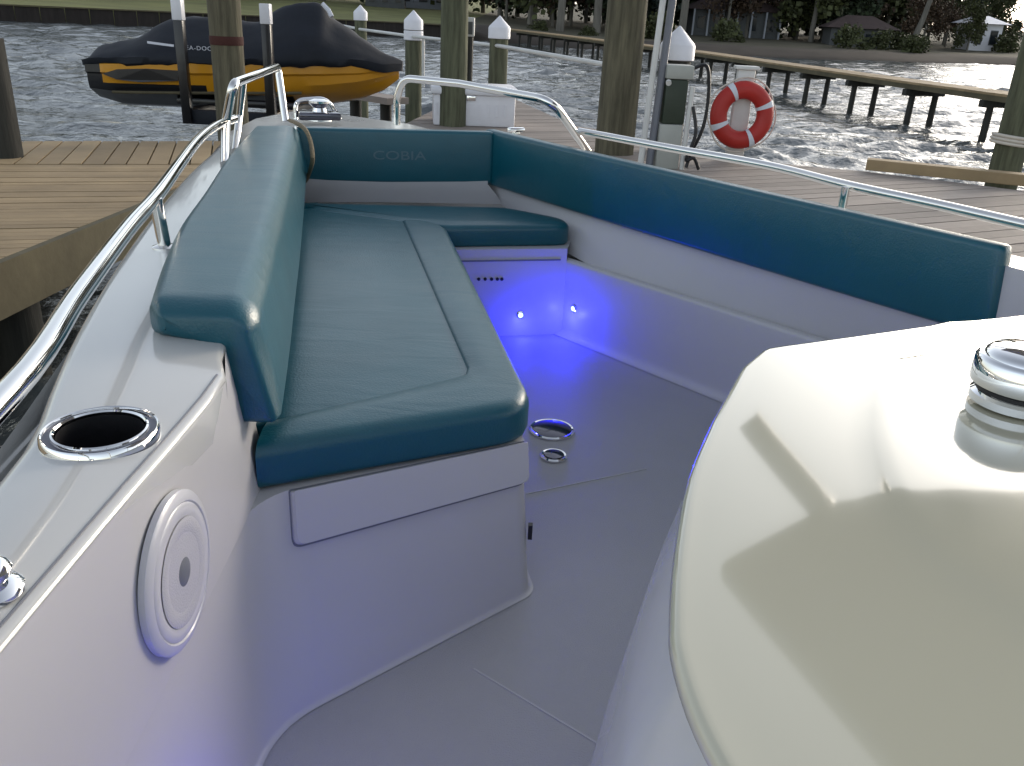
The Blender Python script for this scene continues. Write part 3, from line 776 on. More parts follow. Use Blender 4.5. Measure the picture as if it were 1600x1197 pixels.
kc = br2 * cs + bf2 * (sum(p.y for p in K) / len(K) - .05)
KK = [K2[0]]
for p in K2[1:]:
    if (p - KK[-1]).length > .012: KK.append(p)
K2 = KK
if area2(K2) < 0: K2.reverse()
zk = zb(ZK)
def kring(dist, z):
    return [Vector((p.x, p.y, z)) for p in inset(K2, dist)]
def kscale(k, z):
    return [Vector((kc.x + (p.x - kc.x) * k, kc.y + (p.y - kc.y) * k, z)) for p in K2]
zf = zb(FL) + .002
rows = [kring(-.085, zf), kring(-.082, zf + .03), kring(-.07, lerp(zf, zk, .3)), kring(-.045, lerp(zf, zk, .6)), kring(-.018, lerp(zf, zk, .85)), kring(.006, zk - .035), kring(.012, zk - .022)]
bm = bmesh.new(); grid(bm, rows, True); console = obj('console', bm, M['gel'], boat, angle=60)
rows = [kring(.012, zk - .018), kring(.002, zk - .016), kring(-.001, zk - .010), kring(0, zk - .003), kring(.003, zk), kring(.006, zk + .0006), kring(.010, zk + .0004)]
for k, dz in ((.955, .0005), (.90, .0006), (.84, .0007), (.78, .0009), (.74, .0011), (.70, .0013), (.665, .0017), (.645, .0026), (.625, .0035), (.605, .0038), (.58, .0039), (.54, .0041), (.46, .0042), (.36, .0044), (.25, .005), (.12, .0054)):
    rows.append(kscale(k, zk + dz))
bm = bmesh.new(); v = grid(bm, rows, True); f = bm.faces.new(v[-1]); bmesh.ops.triangulate(bm, faces=[f]); obj('console_top', bm, M['cream'], console, angle=70)
ch = b(1594, 612, 1.425); bm = bmesh.new()
bmz = ch.z - .012
lathe(bm, [(.047, 0), (.047, .008), (.042, .012), (.042, .016), (.050, .020), (.051, .026), (.050, .046), (.047, .050), (.046, .0505), (.043, .050), (.042, .053), (.036, .058), (.015, .061)], Vector((ch.x, ch.y, bmz)), n=48); obj('chrome_cap', bm, M['chrome'], console)
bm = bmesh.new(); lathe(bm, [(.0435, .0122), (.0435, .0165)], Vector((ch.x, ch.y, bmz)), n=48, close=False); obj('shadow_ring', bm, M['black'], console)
# hardtop and its legs: out of frame, seen mirrored in the console
zt_ = zb(FL) + 1.95
def mirrored(px, py, z):             # where a reflection seen on the console top comes from, at height z
    p = at(px, py, zk); d = ray(px, py); return p + Vector((d.x, d.y, -d.z)) * ((z - zk) / abs(d.z))
H1, H2, H3, H4 = mirrored(1115, 880, zt_), mirrored(1290, 785, zt_), mirrored(1466, 769, zt_), mirrored(1640, 775, zt_)
poly = [H1, H2, H3, H4, H4 + BR * .5 - BF * .6, H4 + BR * .6 - BF * 3.4, H1 - BR * .3 - BF * 2.6]
bm = bmesh.new(); pad(bm, round_poly([Vector((p.x, p.y, 0)) for p in poly], .05, 5), zt_, zt_ + .06, .025); obj('hardtop', bm, M['gel'], boat)
a_, c_ = mirrored(1275, 800, zt_ + .03), mirrored(1165, 655, zt_ - .25)
bm = bmesh.new(); tube(bm, [a_, c_], .05, 12); obj('reflection_bar', bm, M['gel'], boat)  # unseen bar, added so the console top mirrors a dark diagonal stripe
for s in (-1, 1):
    bm = bmesh.new(); kp = BR * (cs + s * .62) - BF * .75
    tube(bm, [Vector((kp.x, kp.y, zb(FL))), Vector((kp.x, kp.y, zk)), BR * (cs + s * .8) - BF * .6 + Vector((0, 0, zt_ + .005))], .024, 14); obj('hardtop_leg', bm, M['gel'], boat)

# ------------------------------------------------------------------ docks
def clip_half(poly, n, d, keep_less=True):
    out = []
    for i in range(len(poly)):
        a, c = poly[i], poly[(i + 1) % len(poly)]
        da, dc = a.dot(n) - d, c.dot(n) - d
        if not keep_less: da, dc = -da, -dc
        if da <= 0: out.append(a)
        if (da < 0 < dc) or (dc < 0 < da): out.append(a + (c - a) * (da / (da - dc)))
    return out
def boards(bm, poly, ang, pitch, gap, z, th, R):
    P = [Vector(p) for p in poly]; q = Vector((-math.sin(ang), math.cos(ang)))
    lo, hi = min(p.dot(q) for p in P), max(p.dot(q) for p in P); s = lo
    while s < hi:
        w = clip_half(P, q, s + pitch - gap); w = clip_half(w, q, s, False) if len(w) > 2 else w
        if len(w) > 2:
            if area2(w) < 0: w.reverse()
            dz = R.uniform(-.002, .002)
            t = grid(bm, [[Vector((p.x, p.y, z - th + dz)) for p in w], [Vector((p.x, p.y, z + dz)) for p in w]], True); fan(bm, t[1])
        s += pitch
ZD = .75
Ra = random.Random(11)
ang = rad(17.7); pa, qa = Vector((math.cos(ang), math.sin(ang))), Vector((-math.sin(ang), math.cos(ang)))
ldock = thing('dock', 'tan plank dock on the left with a border of short boards along its far edge', 'dock', (-3.2, 5, 0))
def lp(px, py): p = at(px, py, ZD); return Vector((p.x, p.y))
E1, E2 = lp(0, 405), lp(222, 316); eD = (E2 - E1).normalized()
cor = lp(332, 257); bl = lp(75, 257); bdir = (cor - bl).normalized()
near = [E1 - eD * 2.4, E2, cor + bdir * .05, cor - bdir * 6, E1 - eD * 2.4 - bdir * 5]
bm = bmesh.new(); boards(bm, near, ang, .078, .006, ZD, .038, Ra); obj('deck_boards', bm, M['deckwood'], ldock, smooth=False)
f1, f2_ = lp(40, 221), lp(352, 221); fd = (f2_ - f1).normalized()
border = [cor + bdir * .12 + qa * .012, f2_, f1 - fd * 5, cor - bdir * 6 + qa * .012]
bm = bmesh.new(); boards(bm, border, ang + math.pi / 2, .14, .012, ZD + .003, .038, Ra); obj('border_boards', bm, M['deckwood'], ldock, smooth=False)
bm = bmesh.new()
for a, c, off in ((E1 - eD * 2.4, E2 + eD * .9, .02),):
    m = (a + c) / 2; nrm = Vector((eD.y, -eD.x)); m = m + nrm * .022; box(bm, (m.x, m.y, ZD - .119), (c - a).length, .04, .24, math.atan2(eD.y, eD.x))
a, c = f1 - fd * 5, f2_; m = (a + c) / 2 + Vector((-fd.y, fd.x)) * .022; box(bm, (m.x, m.y, ZD - .14), (c - a).length, .04, .2, math.atan2(fd.y, fd.x))
obj('fascia', bm, M['fascia'], ldock, smooth=False)

rdock = thing('dock', 'grey plank dock running along the starboard side of the boat on the right', 'dock', (2.6, 5.2, 0))
rpoly = [Vector(p) for p in [(-1.25, 9.0), (-.85, 13.1), (-.2, 12.81), (.52, 9.85), (.84, 9.53), (1.6, 7.95), (2.89, 7.56), (3.94, 6.98), (6.5, 5.7), (6.5, -.5), (2.35, -.5), (1.75, 1.9), (1.1, 2.8), (.55, 3.6), (-.2, 5.2)]]
bm = bmesh.new(); boards(bm, rpoly, rad(27), .14, .008, ZD, .038, Ra); obj('deck_boards', bm, M['greywood'], rdock, smooth=False)
bm = bmesh.new()
for i in (2, 3, 4, 5, 6, 7):
    a, c = rpoly[i], rpoly[i + 1]; m = (a + c) / 2; box(bm, (m.x, m.y, ZD - .15), (c - a).length, .05, .2, math.atan2((c - a).y, (c - a).x))
obj('fascia', bm, M['fascia'], rdock, smooth=False)
bm = bmesh.new(); a, c = at(1352, 266, ZD), at(1640, 296, ZD); m = (a + c) / 2
box(bm, (m.x, m.y, ZD + .055), (c - a).length, .14, .09, math.atan2(c.y - a.y, c.x - a.x), .006); obj('curb_timber', bm, M['deckwood'], rdock, smooth=False)

# pilings
PILE_N = [0]
def piling(label, x, y, z0, z1, r, m, cap=None, lean=(0, 0), group=None, cat='piling'):
    o = thing('piling', label, cat, (x, y, 0), group)
    bm = bmesh.new(); n = 20; rows = []; R = random.Random(int(x * 100) + 5)
    for k in range(25):
        t = k / 24; z = lerp(z0, z1, t)
        rows.append([Vector((lean[0] * t + (r * (1.06 - .1 * t)) * (1 + .05 * noise.noise((math.cos(2 * math.pi * j / n) * 1.7, math.sin(2 * math.pi * j / n) * 1.7, z * .9 + x * 7))) * math.cos(2 * math.pi * j / n),
                             lean[1] * t + (r * (1.06 - .1 * t)) * math.sin(2 * math.pi * j / n), z)) for j in range(n)])
    v = grid(bm, rows, True); fan(bm, v[-1]); obj('post', bm, m, o, local=True, angle=60)
    if cap:
        bm = bmesh.new(); lathe(bm, [(cap * 1.0, -.12), (cap * 1.05, -.115), (cap * 1.05, .0), (cap * .98, .02), (cap * .5, cap * .62), (cap * .06, cap * 1.08), (.005, cap * 1.1)], Vector((lean[0], lean[1], z1)), n=28); obj('cap', bm, M['white'], o, local=True, angle=40)
    return o
def pile_at(label, px, py, Y, z0, z1, wpx, m, cap=None, **k):
    p = aty(px, py, Y); r = wpx / 2 / FPX * (p - EYEV).dot(fw); return piling(label, p.x, p.y, z0, z1, r, m, (r * 1.08 if cap else None), **k), p, r
def ztop(px, py, Y): return aty(px, py, Y).z
pa_, ppA, rA = pile_at('tall weathered piling in front of the covered jet ski, left of centre', 362, 170, 7.75, -1, 3.6, 48, M['piling'])
bm = bmesh.new(); zz = ztop(350, 63, 7.75); lathe(bm, [(rA * 1.03, zz - .035), (rA * 1.045, zz - .025), (rA * 1.045, zz + .025), (rA * 1.03, zz + .035)], Vector((0, 0, 0)), n=24, close=False)
obj('red_band', bm, M['redstrap'], pa_, local=True)
pile_at('tall greenish piling behind the starboard bow rail, rising out of the photo', 708, 140, 9.3, -1, 4.2, 41, M['pilegreen'])
pC_, ppC, rC = pile_at('thickest brown piling beside the white flag pole, rising out of the photo', 962, 210, 7.9, -1, 3.6, 60, M['piling'])
pile_at('dark piling at the left edge of the photo behind the tan dock', 8, 230, 6.2, -1, ztop(0, 60, 6.2), 48, M['piledark'])
pile_at('green stained piling with a white rope at the right edge of the photo', 1577, 240, 7.6, -1, 2.6, 46, M['pilegreen'])
p1, pp1, r1 = pile_at('white capped piling nearest the jet ski bow, with a white collar and pipe', 646, 120, 13.5, -1, ztop(648, 33, 13.5), 26, M['pilegreen'], cap=True)
p2, pp2, r2 = pile_at('mossy white capped piling between the two tall uncapped pilings', 778, 110, 11.5, -1, ztop(779, 44, 11.5), 30, M['pilegreen'], cap=True)
p3, pp3, r3 = pile_at('smallest white capped piling seen above the jet ski cover', 564, 60, 16, -1, ztop(564, 20, 16), 19, M['pilegreen'], cap=True)
p4, pp4, r4 = pile_at('white capped piling beside the utility pedestal on the right dock', 1048, 170, 8.2, -1, ztop(1053, 71, 8.2), 47, M['piledark'], cap=True)
bm = bmesh.new(); zc = ztop(648, 55, 13.5); lathe(bm, [(r1 * 1.08, zc - .07), (r1 * 1.16, zc - .06), (r1 * 1.16, zc + .05), (r1 * 1.08, zc + .06)], Vector((0, 0, 0)), n=24, close=False); obj('collar', bm, M['white'], p1, local=True)
bm = bmesh.new(); tube(bm, [(r1 * 1.25, -.1, zc), (r1 * 1.25, -.1, zc - .62), (r1 * 1.25, -.1, zc - .7)], .022, 10); obj('pipe', bm, M['offwhite'], p1, local=True)
# rope round the right-edge piling
pr_ = aty(1577, 217, 7.6); rr_ = 23 / FPX * (pr_ - EYEV).dot(fw)
bm = bmesh.new()
for k in range(3):
    lathe(bm, [(rr_ * 1.08 + .014 * math.cos(rad(a)), -.035 + .028 * k + .014 * math.sin(rad(a))) for a in range(0, 361, 45)], Vector((pr_.x, pr_.y, pr_.z + .0)), Vector((.1, 0, 1)), 24, close=False)
tag(obj('mooring_rope', bm, M['rope']), 'white rope wound round the green piling at the right edge', 'rope')
# white hand line between capped pilings
zl = 1.47
bm = bmesh.new(); pts = [Vector((-2.9, 18.5, zl)), Vector((pp3.x, pp3.y - r3, zl)), Vector((pp1.x, pp1.y - r1, zl)), Vector((pp2.x, pp2.y - r2 - .02, zl)), Vector((ppC.x, ppC.y + .1, zl - .01))]
pts[0] = at(483, 29, zl)
tube(bm, pts, .022, 8); tag(obj('hand_rail', bm, M['offwhite']), 'long white pipe rail strung between the capped pilings', 'rail')
# pier box on the tall green piling
pb = aty(731, 42, 9.6); bm = bmesh.new(); box(bm, pb, .14, .08, .18, 0, .01); pbx = obj('junction_box', bm, M['offwhite']); tag(pbx, 'small square off white utility box behind the tall greenish piling', 'utility box')
bm = bmesh.new(); box(bm, pb + Vector((.01, -.042, -.01)), .085, .008, .12, 0, .002); obj('cover', bm, M['wallgrey'], pbx)
bm = bmesh.new(); tube(bm, [(pb.x + .01, pb.y + .02, pb.z), (pb.x + .01, pb.y + .02, -.5)], .05, 10); obj('post', bm, M['piledark'], pbx)

# flag pole: leaning white pole
fp_ = at(1000, 262, ZD)
bm = bmesh.new(); tp = aty(1036, 0, fp_.y); dirp = (tp - fp_).normalized()
tube(bm, [fp_ - dirp * .02, fp_ + dirp * 3.4], .024, 14); fpo = obj('pole', bm, M['offwhite']); tag(fpo, 'tall white pole standing right beside the thick brown piling', 'pole')
bm = bmesh.new(); tube(bm, [fp_ + Vector((.075, .03, 0)), fp_ + Vector((.075, .03, 0)) + dirp * 1.65], .03, 10); obj('sleeve', bm, M['greydk'], fpo)
# utility pedestal with hose
ped = thing('utility_pedestal', 'dark green dock pedestal with pale grey head and foot below the white cap', 'pedestal', at(1040, 262, ZD))
pz = at(1040, 262, ZD); px_ = pz.x; py_ = pz.y
z1_, z2_, z3_ = ztop(1040, 100, py_), ztop(1040, 122, py_), ztop(1030, 192, py_)
bm = bmesh.new(); box(bm, (px_ + .0, py_, (z2_ + z3_) / 2), .175, .15, z2_ - z3_ - .006, .1, .01); obj('body', bm, M['greenbox'], ped)
bm = bmesh.new(); box(bm, (px_ + .01, py_, (z1_ + z2_) / 2), .215, .18, z1_ - z2_, .1, .012); hd = obj('head', bm, M['boxgrey'], ped)
bm = bmesh.new(); box(bm, (px_ - .01, py_, (ZD + z3_) / 2), .185, .16, z3_ - ZD, .1, .01); obj('foot', bm, M['boxgrey'], ped)
bm = bmesh.new(); tube(bm, [(px_ - .07, py_ - .11, z2_ - .02), (px_ - .07, py_ - .13, z2_ - .03)], .022, 12); obj('light', bm, M['offwhite'], hd)
bm = bmesh.new(); tube(bm, [(px_ + .13, py_ - .05, z2_ - .05), (px_ + .12, py_ - .05, ZD)], .02, 10); obj('conduit', bm, M['offwhite'], ped)
bm = bmesh.new(); hx = px_ + .19
tube(bm, smooth_path([(hx - .07, py_ - .05, z1_ - .02), (hx + .03, py_ - .06, z1_ + .0), (hx + .07, py_ - .06, z1_ - .2), (hx + .06, py_ - .06, z1_ - .45), (hx - .01, py_ - .06, z1_ - .65), (hx, py_ - .06, ZD + .2), (hx - .04, py_ - .08, ZD + .02)], 6), .014, 8)
tube(bm, smooth_path([(hx - .04, py_ - .06, z1_ - .3), (hx + .0, py_ - .1, z1_ - .5), (hx - .05, py_ - .1, z1_ - .7), (hx + .01, py_ - .1, ZD + .1), (hx + .06, py_ - .1, ZD + .015)], 6), .014, 8)
tag(obj('hose', bm, M['black']), 'black hose looped on the right side of the utility pedestal', 'hose')

# life ring on its post
lrc = aty(1159, 180, 7.75); lk = (lrc - EYEV).dot(fw) / FPX
lpost = thing('ring_post', 'short white post behind the red life ring', 'post', (lrc.x + .01, lrc.y + .11, ZD))
bm = bmesh.new(); zt2 = ztop(1162, 108, lrc.y + .11); box(bm, (lrc.x + .01, lrc.y + .11, (ZD + zt2) / 2), .15, .08, zt2 - ZD, 0, .012); obj('post', bm, M['offwhite'], lpost)
bm = bmesh.new(); box(bm, (lrc.x + .01, lrc.y + .11, zt2 + .012), .20, .12, .03, 0, .008); obj('cap', bm, M['offwhite'], lpost)
ringo = thing('life_ring', 'red life ring with four white bands hanging on the white post', 'life ring', lrc)
Rm, rm = 37.5 * lk, 13.5 * lk
bm = bmesh.new(); ax = Vector((.12, -1, .08)).normalized()
q = Vector((0, 0, 1)).rotation_difference(ax)
def tor(a, c, Rm, rm, fx=.8): return lrc + q @ Vector(((Rm + rm * math.cos(c)) * math.cos(a), (Rm + rm * math.cos(c)) * math.sin(a), rm * fx * math.sin(c)))
v = grid(bm, [[tor(2 * math.pi * i / 48, 2 * math.pi * j / 16, Rm, rm) for j in range(16)] for i in range(49)], True); bmesh.ops.remove_doubles(bm, verts=bm.verts, dist=1e-5); bmesh.ops.recalc_face_normals(bm, faces=bm.faces); obj('ring', bm, M['red'], ringo)
for a0 in (30, 126, 211, 301):
    bm = bmesh.new(); w = 5.5
    grid(bm, [[tor(rad(a0 - w + 2 * w * i / 4), 2 * math.pi * j / 16, Rm, rm * 1.05) for j in range(16)] for i in range(5)], True); obj('band', bm, M['letter'], ringo)
bm = bmesh.new()
for k in range(4):
    a0, a1 = [30, 126, 211, 301, 390][k:k + 2]
    tube(bm, [tor(rad(lerp(a0, a1, i / 12)), 0, Rm + (.008 + .022 * math.sin(math.pi * i / 12)), rm) for i in range(13)], .007, 6)
obj('grab_rope', bm, M['rope'], ringo)

# dock box
dbx = thing('dock_box', 'white fibreglass dock box standing on the right dock behind the bow rail', 'dock box', (-.6, 9.9, ZD))
Yb = 9.3; xl, xr = aty(672, 160, Yb).x, aty(800, 170, Yb).x; ztb = ztop(735, 146, Yb)
cxb = (xl + xr) / 2; wb = xr - xl
bm = bmesh.new(); box(bm, (cxb, Yb + .3, (ZD + ztb) / 2), wb, .6, ztb - ZD, .12, .02)
for i in range(9):
    box(bm, (cxb - wb * .42 + wb * .105 * i, Yb + .3 - .303 + (i - 4) * wb * .105 * .12, (ZD + ztb) / 2), .02, .014, ztb - ZD - .2, .12)
obj('body', bm, M['white'], dbx)
bm = bmesh.new(); box(bm, (cxb, Yb + .3, ztb + .02), wb + .06, .68, .075, .12, .025); obj('lid', bm, M['white'], dbx)
bm = bmesh.new(); box(bm, (cxb, Yb - .01, ztb - .045), .09, .02, .05, .12, .004); obj('latch', bm, M['chrome'], dbx)

# black piling under the left dock
piling('black wet piling under the near corner of the tan dock', -2.42, 3.95, -1, .52, .13, M['piledark'])

# ------------------------------------------------------------------ jet ski on its lift
K_ = 3.42 / 505
JY = 9.4
js_o = aty(128, 166, JY - .42); js_e = aty(622, 150, JY - .42); jL = (js_e.x - js_o.x); KS = jL / 504.0
jz = aty(380, 166, JY - .42).z
jet = thing('jet_ski', 'yellow jet ski under a navy fabric cover raised on a boat lift', 'jet ski', (js_o.x, JY, jz))
rotj = rad(4)
def J(x, y, z): return Vector((js_o.x - .085 + x * math.cos(rotj) - y * math.sin(rotj), JY + x * math.sin(rotj) + y * math.cos(rotj), jz + z))
def px2(x, y):
    p = aty(x, y, JY - .42); return p.x - js_o.x, p.z - jz
st = [  # px x, gunwale y, chine y, keel y, half beam gunwale, half beam chine
    (140, 101, 134, 150, .42, .36), (175, 100, 138, 162, .50, .42), (260, 99, 142, 166, .55, .46), (350, 100, 145, 167, .56, .47), (440, 102, 147, 166, .53, .43),
    (510, 104, 145, 163, .44, .32), (560, 107, 139, 155, .32, .20), (600, 110, 128, 140, .18, .09), (624, 112, 117, 122, .05, .025)]
rows = []
for x, g, c, k, wg, wc_ in st:
    X, zg = px2(x, g); _, zc_ = px2(x, c + 4); _, zk_ = px2(x, k + 9)
    half = [(wg * .9, zg + .02), (wg, zg), (wg * 1.0, lerp(zg, zc_, .3)), (wg * .93, lerp(zg, zc_, .38)), (wg * .92, lerp(zg, zc_, .7)), (wc_ * 1.02, zc_), (wc_ * .9, zc_ - .02), (wc_ * .4, lerp(zc_, zk_, .8)), (0, zk_)]
    rows.append([J(X, -y, z) for y, z in half] + [J(X, y, z) for y, z in half[-2::-1]])
bm = bmesh.new(); rows2_ = []
for a, c in zip(rows, rows[1:]):
    for k in range(4): rows2_.append([p.lerp(q_, k / 4) for p, q_ in zip(a, c)])
rows2_.append(rows[-1]); v = grid(bm, rows2_); fan(bm, v[0]); fan(bm, v[-1], True)
for f in bm.faces:
    c = f.calc_center_median(); t = (c.x - js_o.x) / jL
    rel = c.z - jz
    lim = .155 if t < .55 else .155 - (t - .55) * .9
    f.material_index = 1 if (rel < lim - .02 and t < .72) or (t < .07) else 0
bmesh.ops.recalc_face_normals(bm, faces=bm.faces)
obj('hull', bm, [M['yellow'], M['hullblack']], jet, angle=35)
cs_ = [(132, 88, 97, .34, .3), (150, 72, 97, .44, .5), (205, 61, 97, .52, .6), (232, 42, 97, .54, .5), (258, 30, 97, .55, .45), (300, 28, 97, .55, .45), (350, 33, 98, .56, .45), (395, 38, 99, .55, .45), (415, 24, 99, .54, .36), (440, 9, 100, .53, .32), (470, 3, 101, .52, .30), (497, 8, 101, .48, .32), (518, 34, 102, .45, .38), (550, 55, 104, .37, .45), (585, 76, 108, .26, .55), (612, 92, 111, .15, .6), (630, 102, 113, .05, .6)]
rows = []
for x, t, e, w, nr in cs_:
    X, zt3 = px2(x, t); _, ze = px2(x, e); h = zt3 - ze
    half = [(w * .98, ze - .03), (w * 1.04, ze - .01), (w * 1.05, ze + .04), (w, ze + h * .18), (w * .93, ze + h * .34), (w * (.45 + nr * .5), ze + h * .55), (w * (.2 + nr * .55), ze + h * .78), (w * nr * .6, ze + h * .94), (w * nr * .3, ze + h), (0, ze + h * 1.01)]
    rows.append([J(X, -y, z) for y, z in half] + [J(X, y, z) for y, z in half[-2::-1]])
rr2 = []
for i in range(len(rows[0])):
    col = smooth_path([r[i] for r in rows], 4); rr2.append(col)
rows = [[rr2[i][k] for i in range(len(rr2))] for k in range(len(rr2[0]))]
for r in rows:
    for i, p in enumerate(r):
        n_ = noise.noise((p.x * 3.1, p.y * 3, p.z * 4)) * .026 + noise.noise((p.x * 9, p.y * 6, p.z * 3)) * .018; p.z += n_; p.y += n_
bm = bmesh.new(); v = grid(bm, rows); fan(bm, v[0]); fan(bm, v[-1], True); bmesh.ops.recalc_face_normals(bm, faces=bm.faces); cov = obj('cover', bm, M['cover'], jet, angle=50)
# side marks of the cover and dark intake panel of the hull
def side_y(x_px): 
    for a, c in zip(st, st[1:]):
        if a[0] <= x_px <= c[0]: return lerp(a[4], c[4], (x_px - a[0]) / (c[0] - a[0]))
    return .5
bm = bmesh.new()
for (xa, ya, xb, yb, hh) in ((243, 66, 284, 71.5, 3.4),):
    n = 6; top_, bot_ = [], []
    for i in range(n + 1):
        t = i / n; X, Z = px2(lerp(xa, xb, t), lerp(ya, yb, t)); yy = -side_y(lerp(xa, xb, t)) * .995 - .02
        top_.append(J(X, yy, Z + hh / 2 * KS)); bot_.append(J(X, yy - .004, Z - hh / 2 * KS))
    grid(bm, [bot_, top_]); t2 = [[p + Vector((0, .01, 0)) for p in top_]]
obj('stripe', bm, M['letter'], cov)
bm = bmesh.new(); tube(bm, [J(px2(505, 6)[0], -.30, px2(505, 6)[1]), J(px2(515, 14)[0], -.33, px2(515, 16)[1]), J(px2(521, 26)[0], -.36, px2(521, 27)[1])], .022, 8); obj('strap', bm, M['letter'], cov)
cu = bpy.data.curves.new('lettering', 'FONT'); cu.body = 'SEA-DOO'; cu.size = 9.5 * KS; cu.extrude = .002; cu.space_character = 1.15
tmp = link(bpy.data.objects.new('t', cu)); bpy.context.view_layer.update(); me = bpy.data.meshes.new_from_object(tmp.evaluated_get(bpy.context.evaluated_depsgraph_get())); bpy.data.objects.remove(tmp)
me.materials.append(M['letter']); lt = link(bpy.data.objects.new('lettering', me)); lt.parent = cov
X, Z = px2(298, 77); lt.matrix_local = Matrix.Translation(J(X, -.60, Z)) @ Matrix.Rotation(rotj, 4, 'Z') @ Matrix.Rotation(rad(90), 4, 'X') @ Matrix.Diagonal((1.0, .9, 1, 1))
bm = bmesh.new(); ip = [(172, 115), (195, 108), (240, 107), (290, 110), (290, 126), (230, 128), (195, 124)]
P0 = []; 
for x, y in ip:
    X, Z = px2(x, y); P0.append(J(X, -side_y(x) * 1.0 - .012, Z))
vv = [bm.verts.new(p) for p in P0]; bm.faces.new(vv); v2 = [bm.verts.new(p + Vector((0, .05, 0))) for p in P0]
for i in range(len(vv)): bm.faces.new([vv[i], vv[(i + 1) % len(vv)], v2[(i + 1) % len(vv)], v2[i]])
bmesh.ops.recalc_face_normals(bm, faces=bm.faces); obj('intake_panel', bm, M['hullblack'], jet, smooth=False)
bm = bmesh.new()
for i, (xa, xb) in enumerate(((168, 470),)):
    pts = [J(px2(lerp(xa, xb, k / 10), 0)[0], -side_y(lerp(xa, xb, k / 10)) * .93 - .02, px2(lerp(xa, xb, k / 10), lerp(143, 147, k / 10))[1]) for k in range(11)]
    tube(bm, pts, .014, 8)
obj('rub_strake', bm, M['fascia'], jet)
# lift: posts, arms, cradle
lift = thing('boat_lift', 'dark steel boat lift with two white topped posts holding the jet ski', 'boat lift', (js_o.x + 1.2, JY - .75, 0))
YL = JY - .78
for pxl, ytop in ((286, -6), (420, 6)):
    pt = aty(pxl, 100, YL); zt4 = ztop(pxl, ytop, YL); zw = ztop(pxl, 32 if pxl < 300 else 38, YL); zlow = ztop(320, 194, YL)
    bm = bmesh.new(); box(bm, (pt.x, YL, (zw + zlow) / 2), .085, .085, zw - zlow, 0, .006); pst = obj('post', bm, M['hullblack'], lift)
    bm = bmesh.new(); box(bm, (pt.x, YL, (zw + zt4) / 2), .095, .095, zt4 - zw, 0, .008); obj('top_sleeve', bm, M['white'], pst)
    bm = bmesh.new(); box(bm, (pt.x, JY + .05, jz - .06), .09, 1.6, .1, 0, .006); obj('cradle_arm', bm, M['hullblack'], lift)
bm = bmesh.new(); xa, xb = aty(288, 180, YL).x, aty(425, 180, YL).x; zc4 = ztop(320, 184, YL); box(bm, ((xa + xb) / 2, YL + .05, zc4), xb - xa, .10, .13, 0, .006); obj('cross_beam', bm, M['cover'], lift)
for yy in (-.28, .28):
    bm = bmesh.new(); box(bm, (js_o.x + jL * .48, JY + yy, jz + .01), 1.2, .10, .07, 0, .02); obj('bunk_board', bm, M['hullblack'], lift)
# red strap
# ------------------------------------------------------------------ small finger pier behind the bow
def small_pile(x, y, z1, r, label):
    return piling(label, x, y, -1, z1, r, M['piledark'])
for i, (pxx, Yp) in enumerate(((556, 12.5), (603, 12.0))):
    p = aty(pxx, 175, Yp); small_pile(p.x, p.y, ztop(pxx, 157, Yp), 9 / FPX * Yp, ('short dark piling stub under the yellow bow of the jet ski', 'short dark piling stub just left of the starboard bow rail foot')[i])
bm = bmesh.new(); a, c = aty(540, 150, 12.6), aty(618, 152, 11.8); m = (a + c) / 2; box(bm, (m.x, m.y, m.z), (c - a).length + .1, .35, .08, math.atan2(c.y - a.y, c.x - a.x)); 
tag(obj('walkway_plank', bm, M['greywood'], smooth=False), 'short grey plank walkway under the jet ski bow', 'walkway')

# ------------------------------------------------------------------ long pier on the right
pier = thing('pier', 'long narrow wooden pier on paired dark legs crossing the river on the right', 'pier', (8, 18, 0))
PA, PB = Vector((8.76, 16.5)), Vector((1.2, 50.5)); pd = (PB - PA).normalized(); pn = Vector((pd.y, -pd.x))
cv_ = [Vector((8.76, 16.5)), Vector((7.93, 20)), Vector((6.77, 26.4)), Vector((5.5, 33.8)), Vector((3.4, 41)), Vector((1.0, 50)), Vector((-1.0, 57)), Vector((-2.2, 61))]
bm = bmesh.new(); ZP = .90
for a, c in zip(cv_, cv_[1:]):
    d_ = (c - a).normalized(); n_ = Vector((d_.y, -d_.x)); poly = [a, c + d_ * .03, c + d_ * .03 + n_ * .85, a + n_ * .85]
    boards(bm, poly, math.atan2(n_.y, n_.x), .2, .012, ZP, .045, Ra)
obj('deck_boards', bm, M['deckwood'], pier, smooth=False)
bm = bmesh.new()
for a, c in zip(cv_, cv_[1:]):
    d_ = (c - a).normalized(); n_ = Vector((d_.y, -d_.x))
    for o_ in (.03, .80):
        m = (a + c) / 2 + n_ * o_; box(bm, (m.x, m.y, ZP - .095), (c - a).length, .05, .10, math.atan2(d_.y, d_.x))
obj('stringer', bm, M['fascia'], pier, smooth=False)
tot = [0]
for a, c in zip(cv_, cv_[1:]): tot.append(tot[-1] + (c - a).length)
def along(s):
    for i in range(len(cv_) - 1):
        if s <= tot[i + 1]: 
            t = (s - tot[i]) / (tot[i + 1] - tot[i]); d_ = (cv_[i + 1] - cv_[i]).normalized(); return cv_[i].lerp(cv_[i + 1], t), Vector((d_.y, -d_.x)), d_
    return cv_[-1], pn, pd
s = .8
while s < 42:
    p, n_, d_ = along(s)
    bm = bmesh.new(); m = p + n_ * .42; box(bm, (m.x, m.y, ZP - .21), .95, .14, .13, math.atan2(n_.y, n_.x)); obj('cap_beam', bm, M['piledark'], pier, smooth=False)
    for o_ in (.14, .70):
        q_ = p + n_ * o_; bm = bmesh.new(); tube(bm, [(q_.x, q_.y, -1), (q_.x + .02, q_.y, ZP - .2)], [.075, .065], 10); obj('leg', bm, M['piledark'], pier)
    s += 2.35

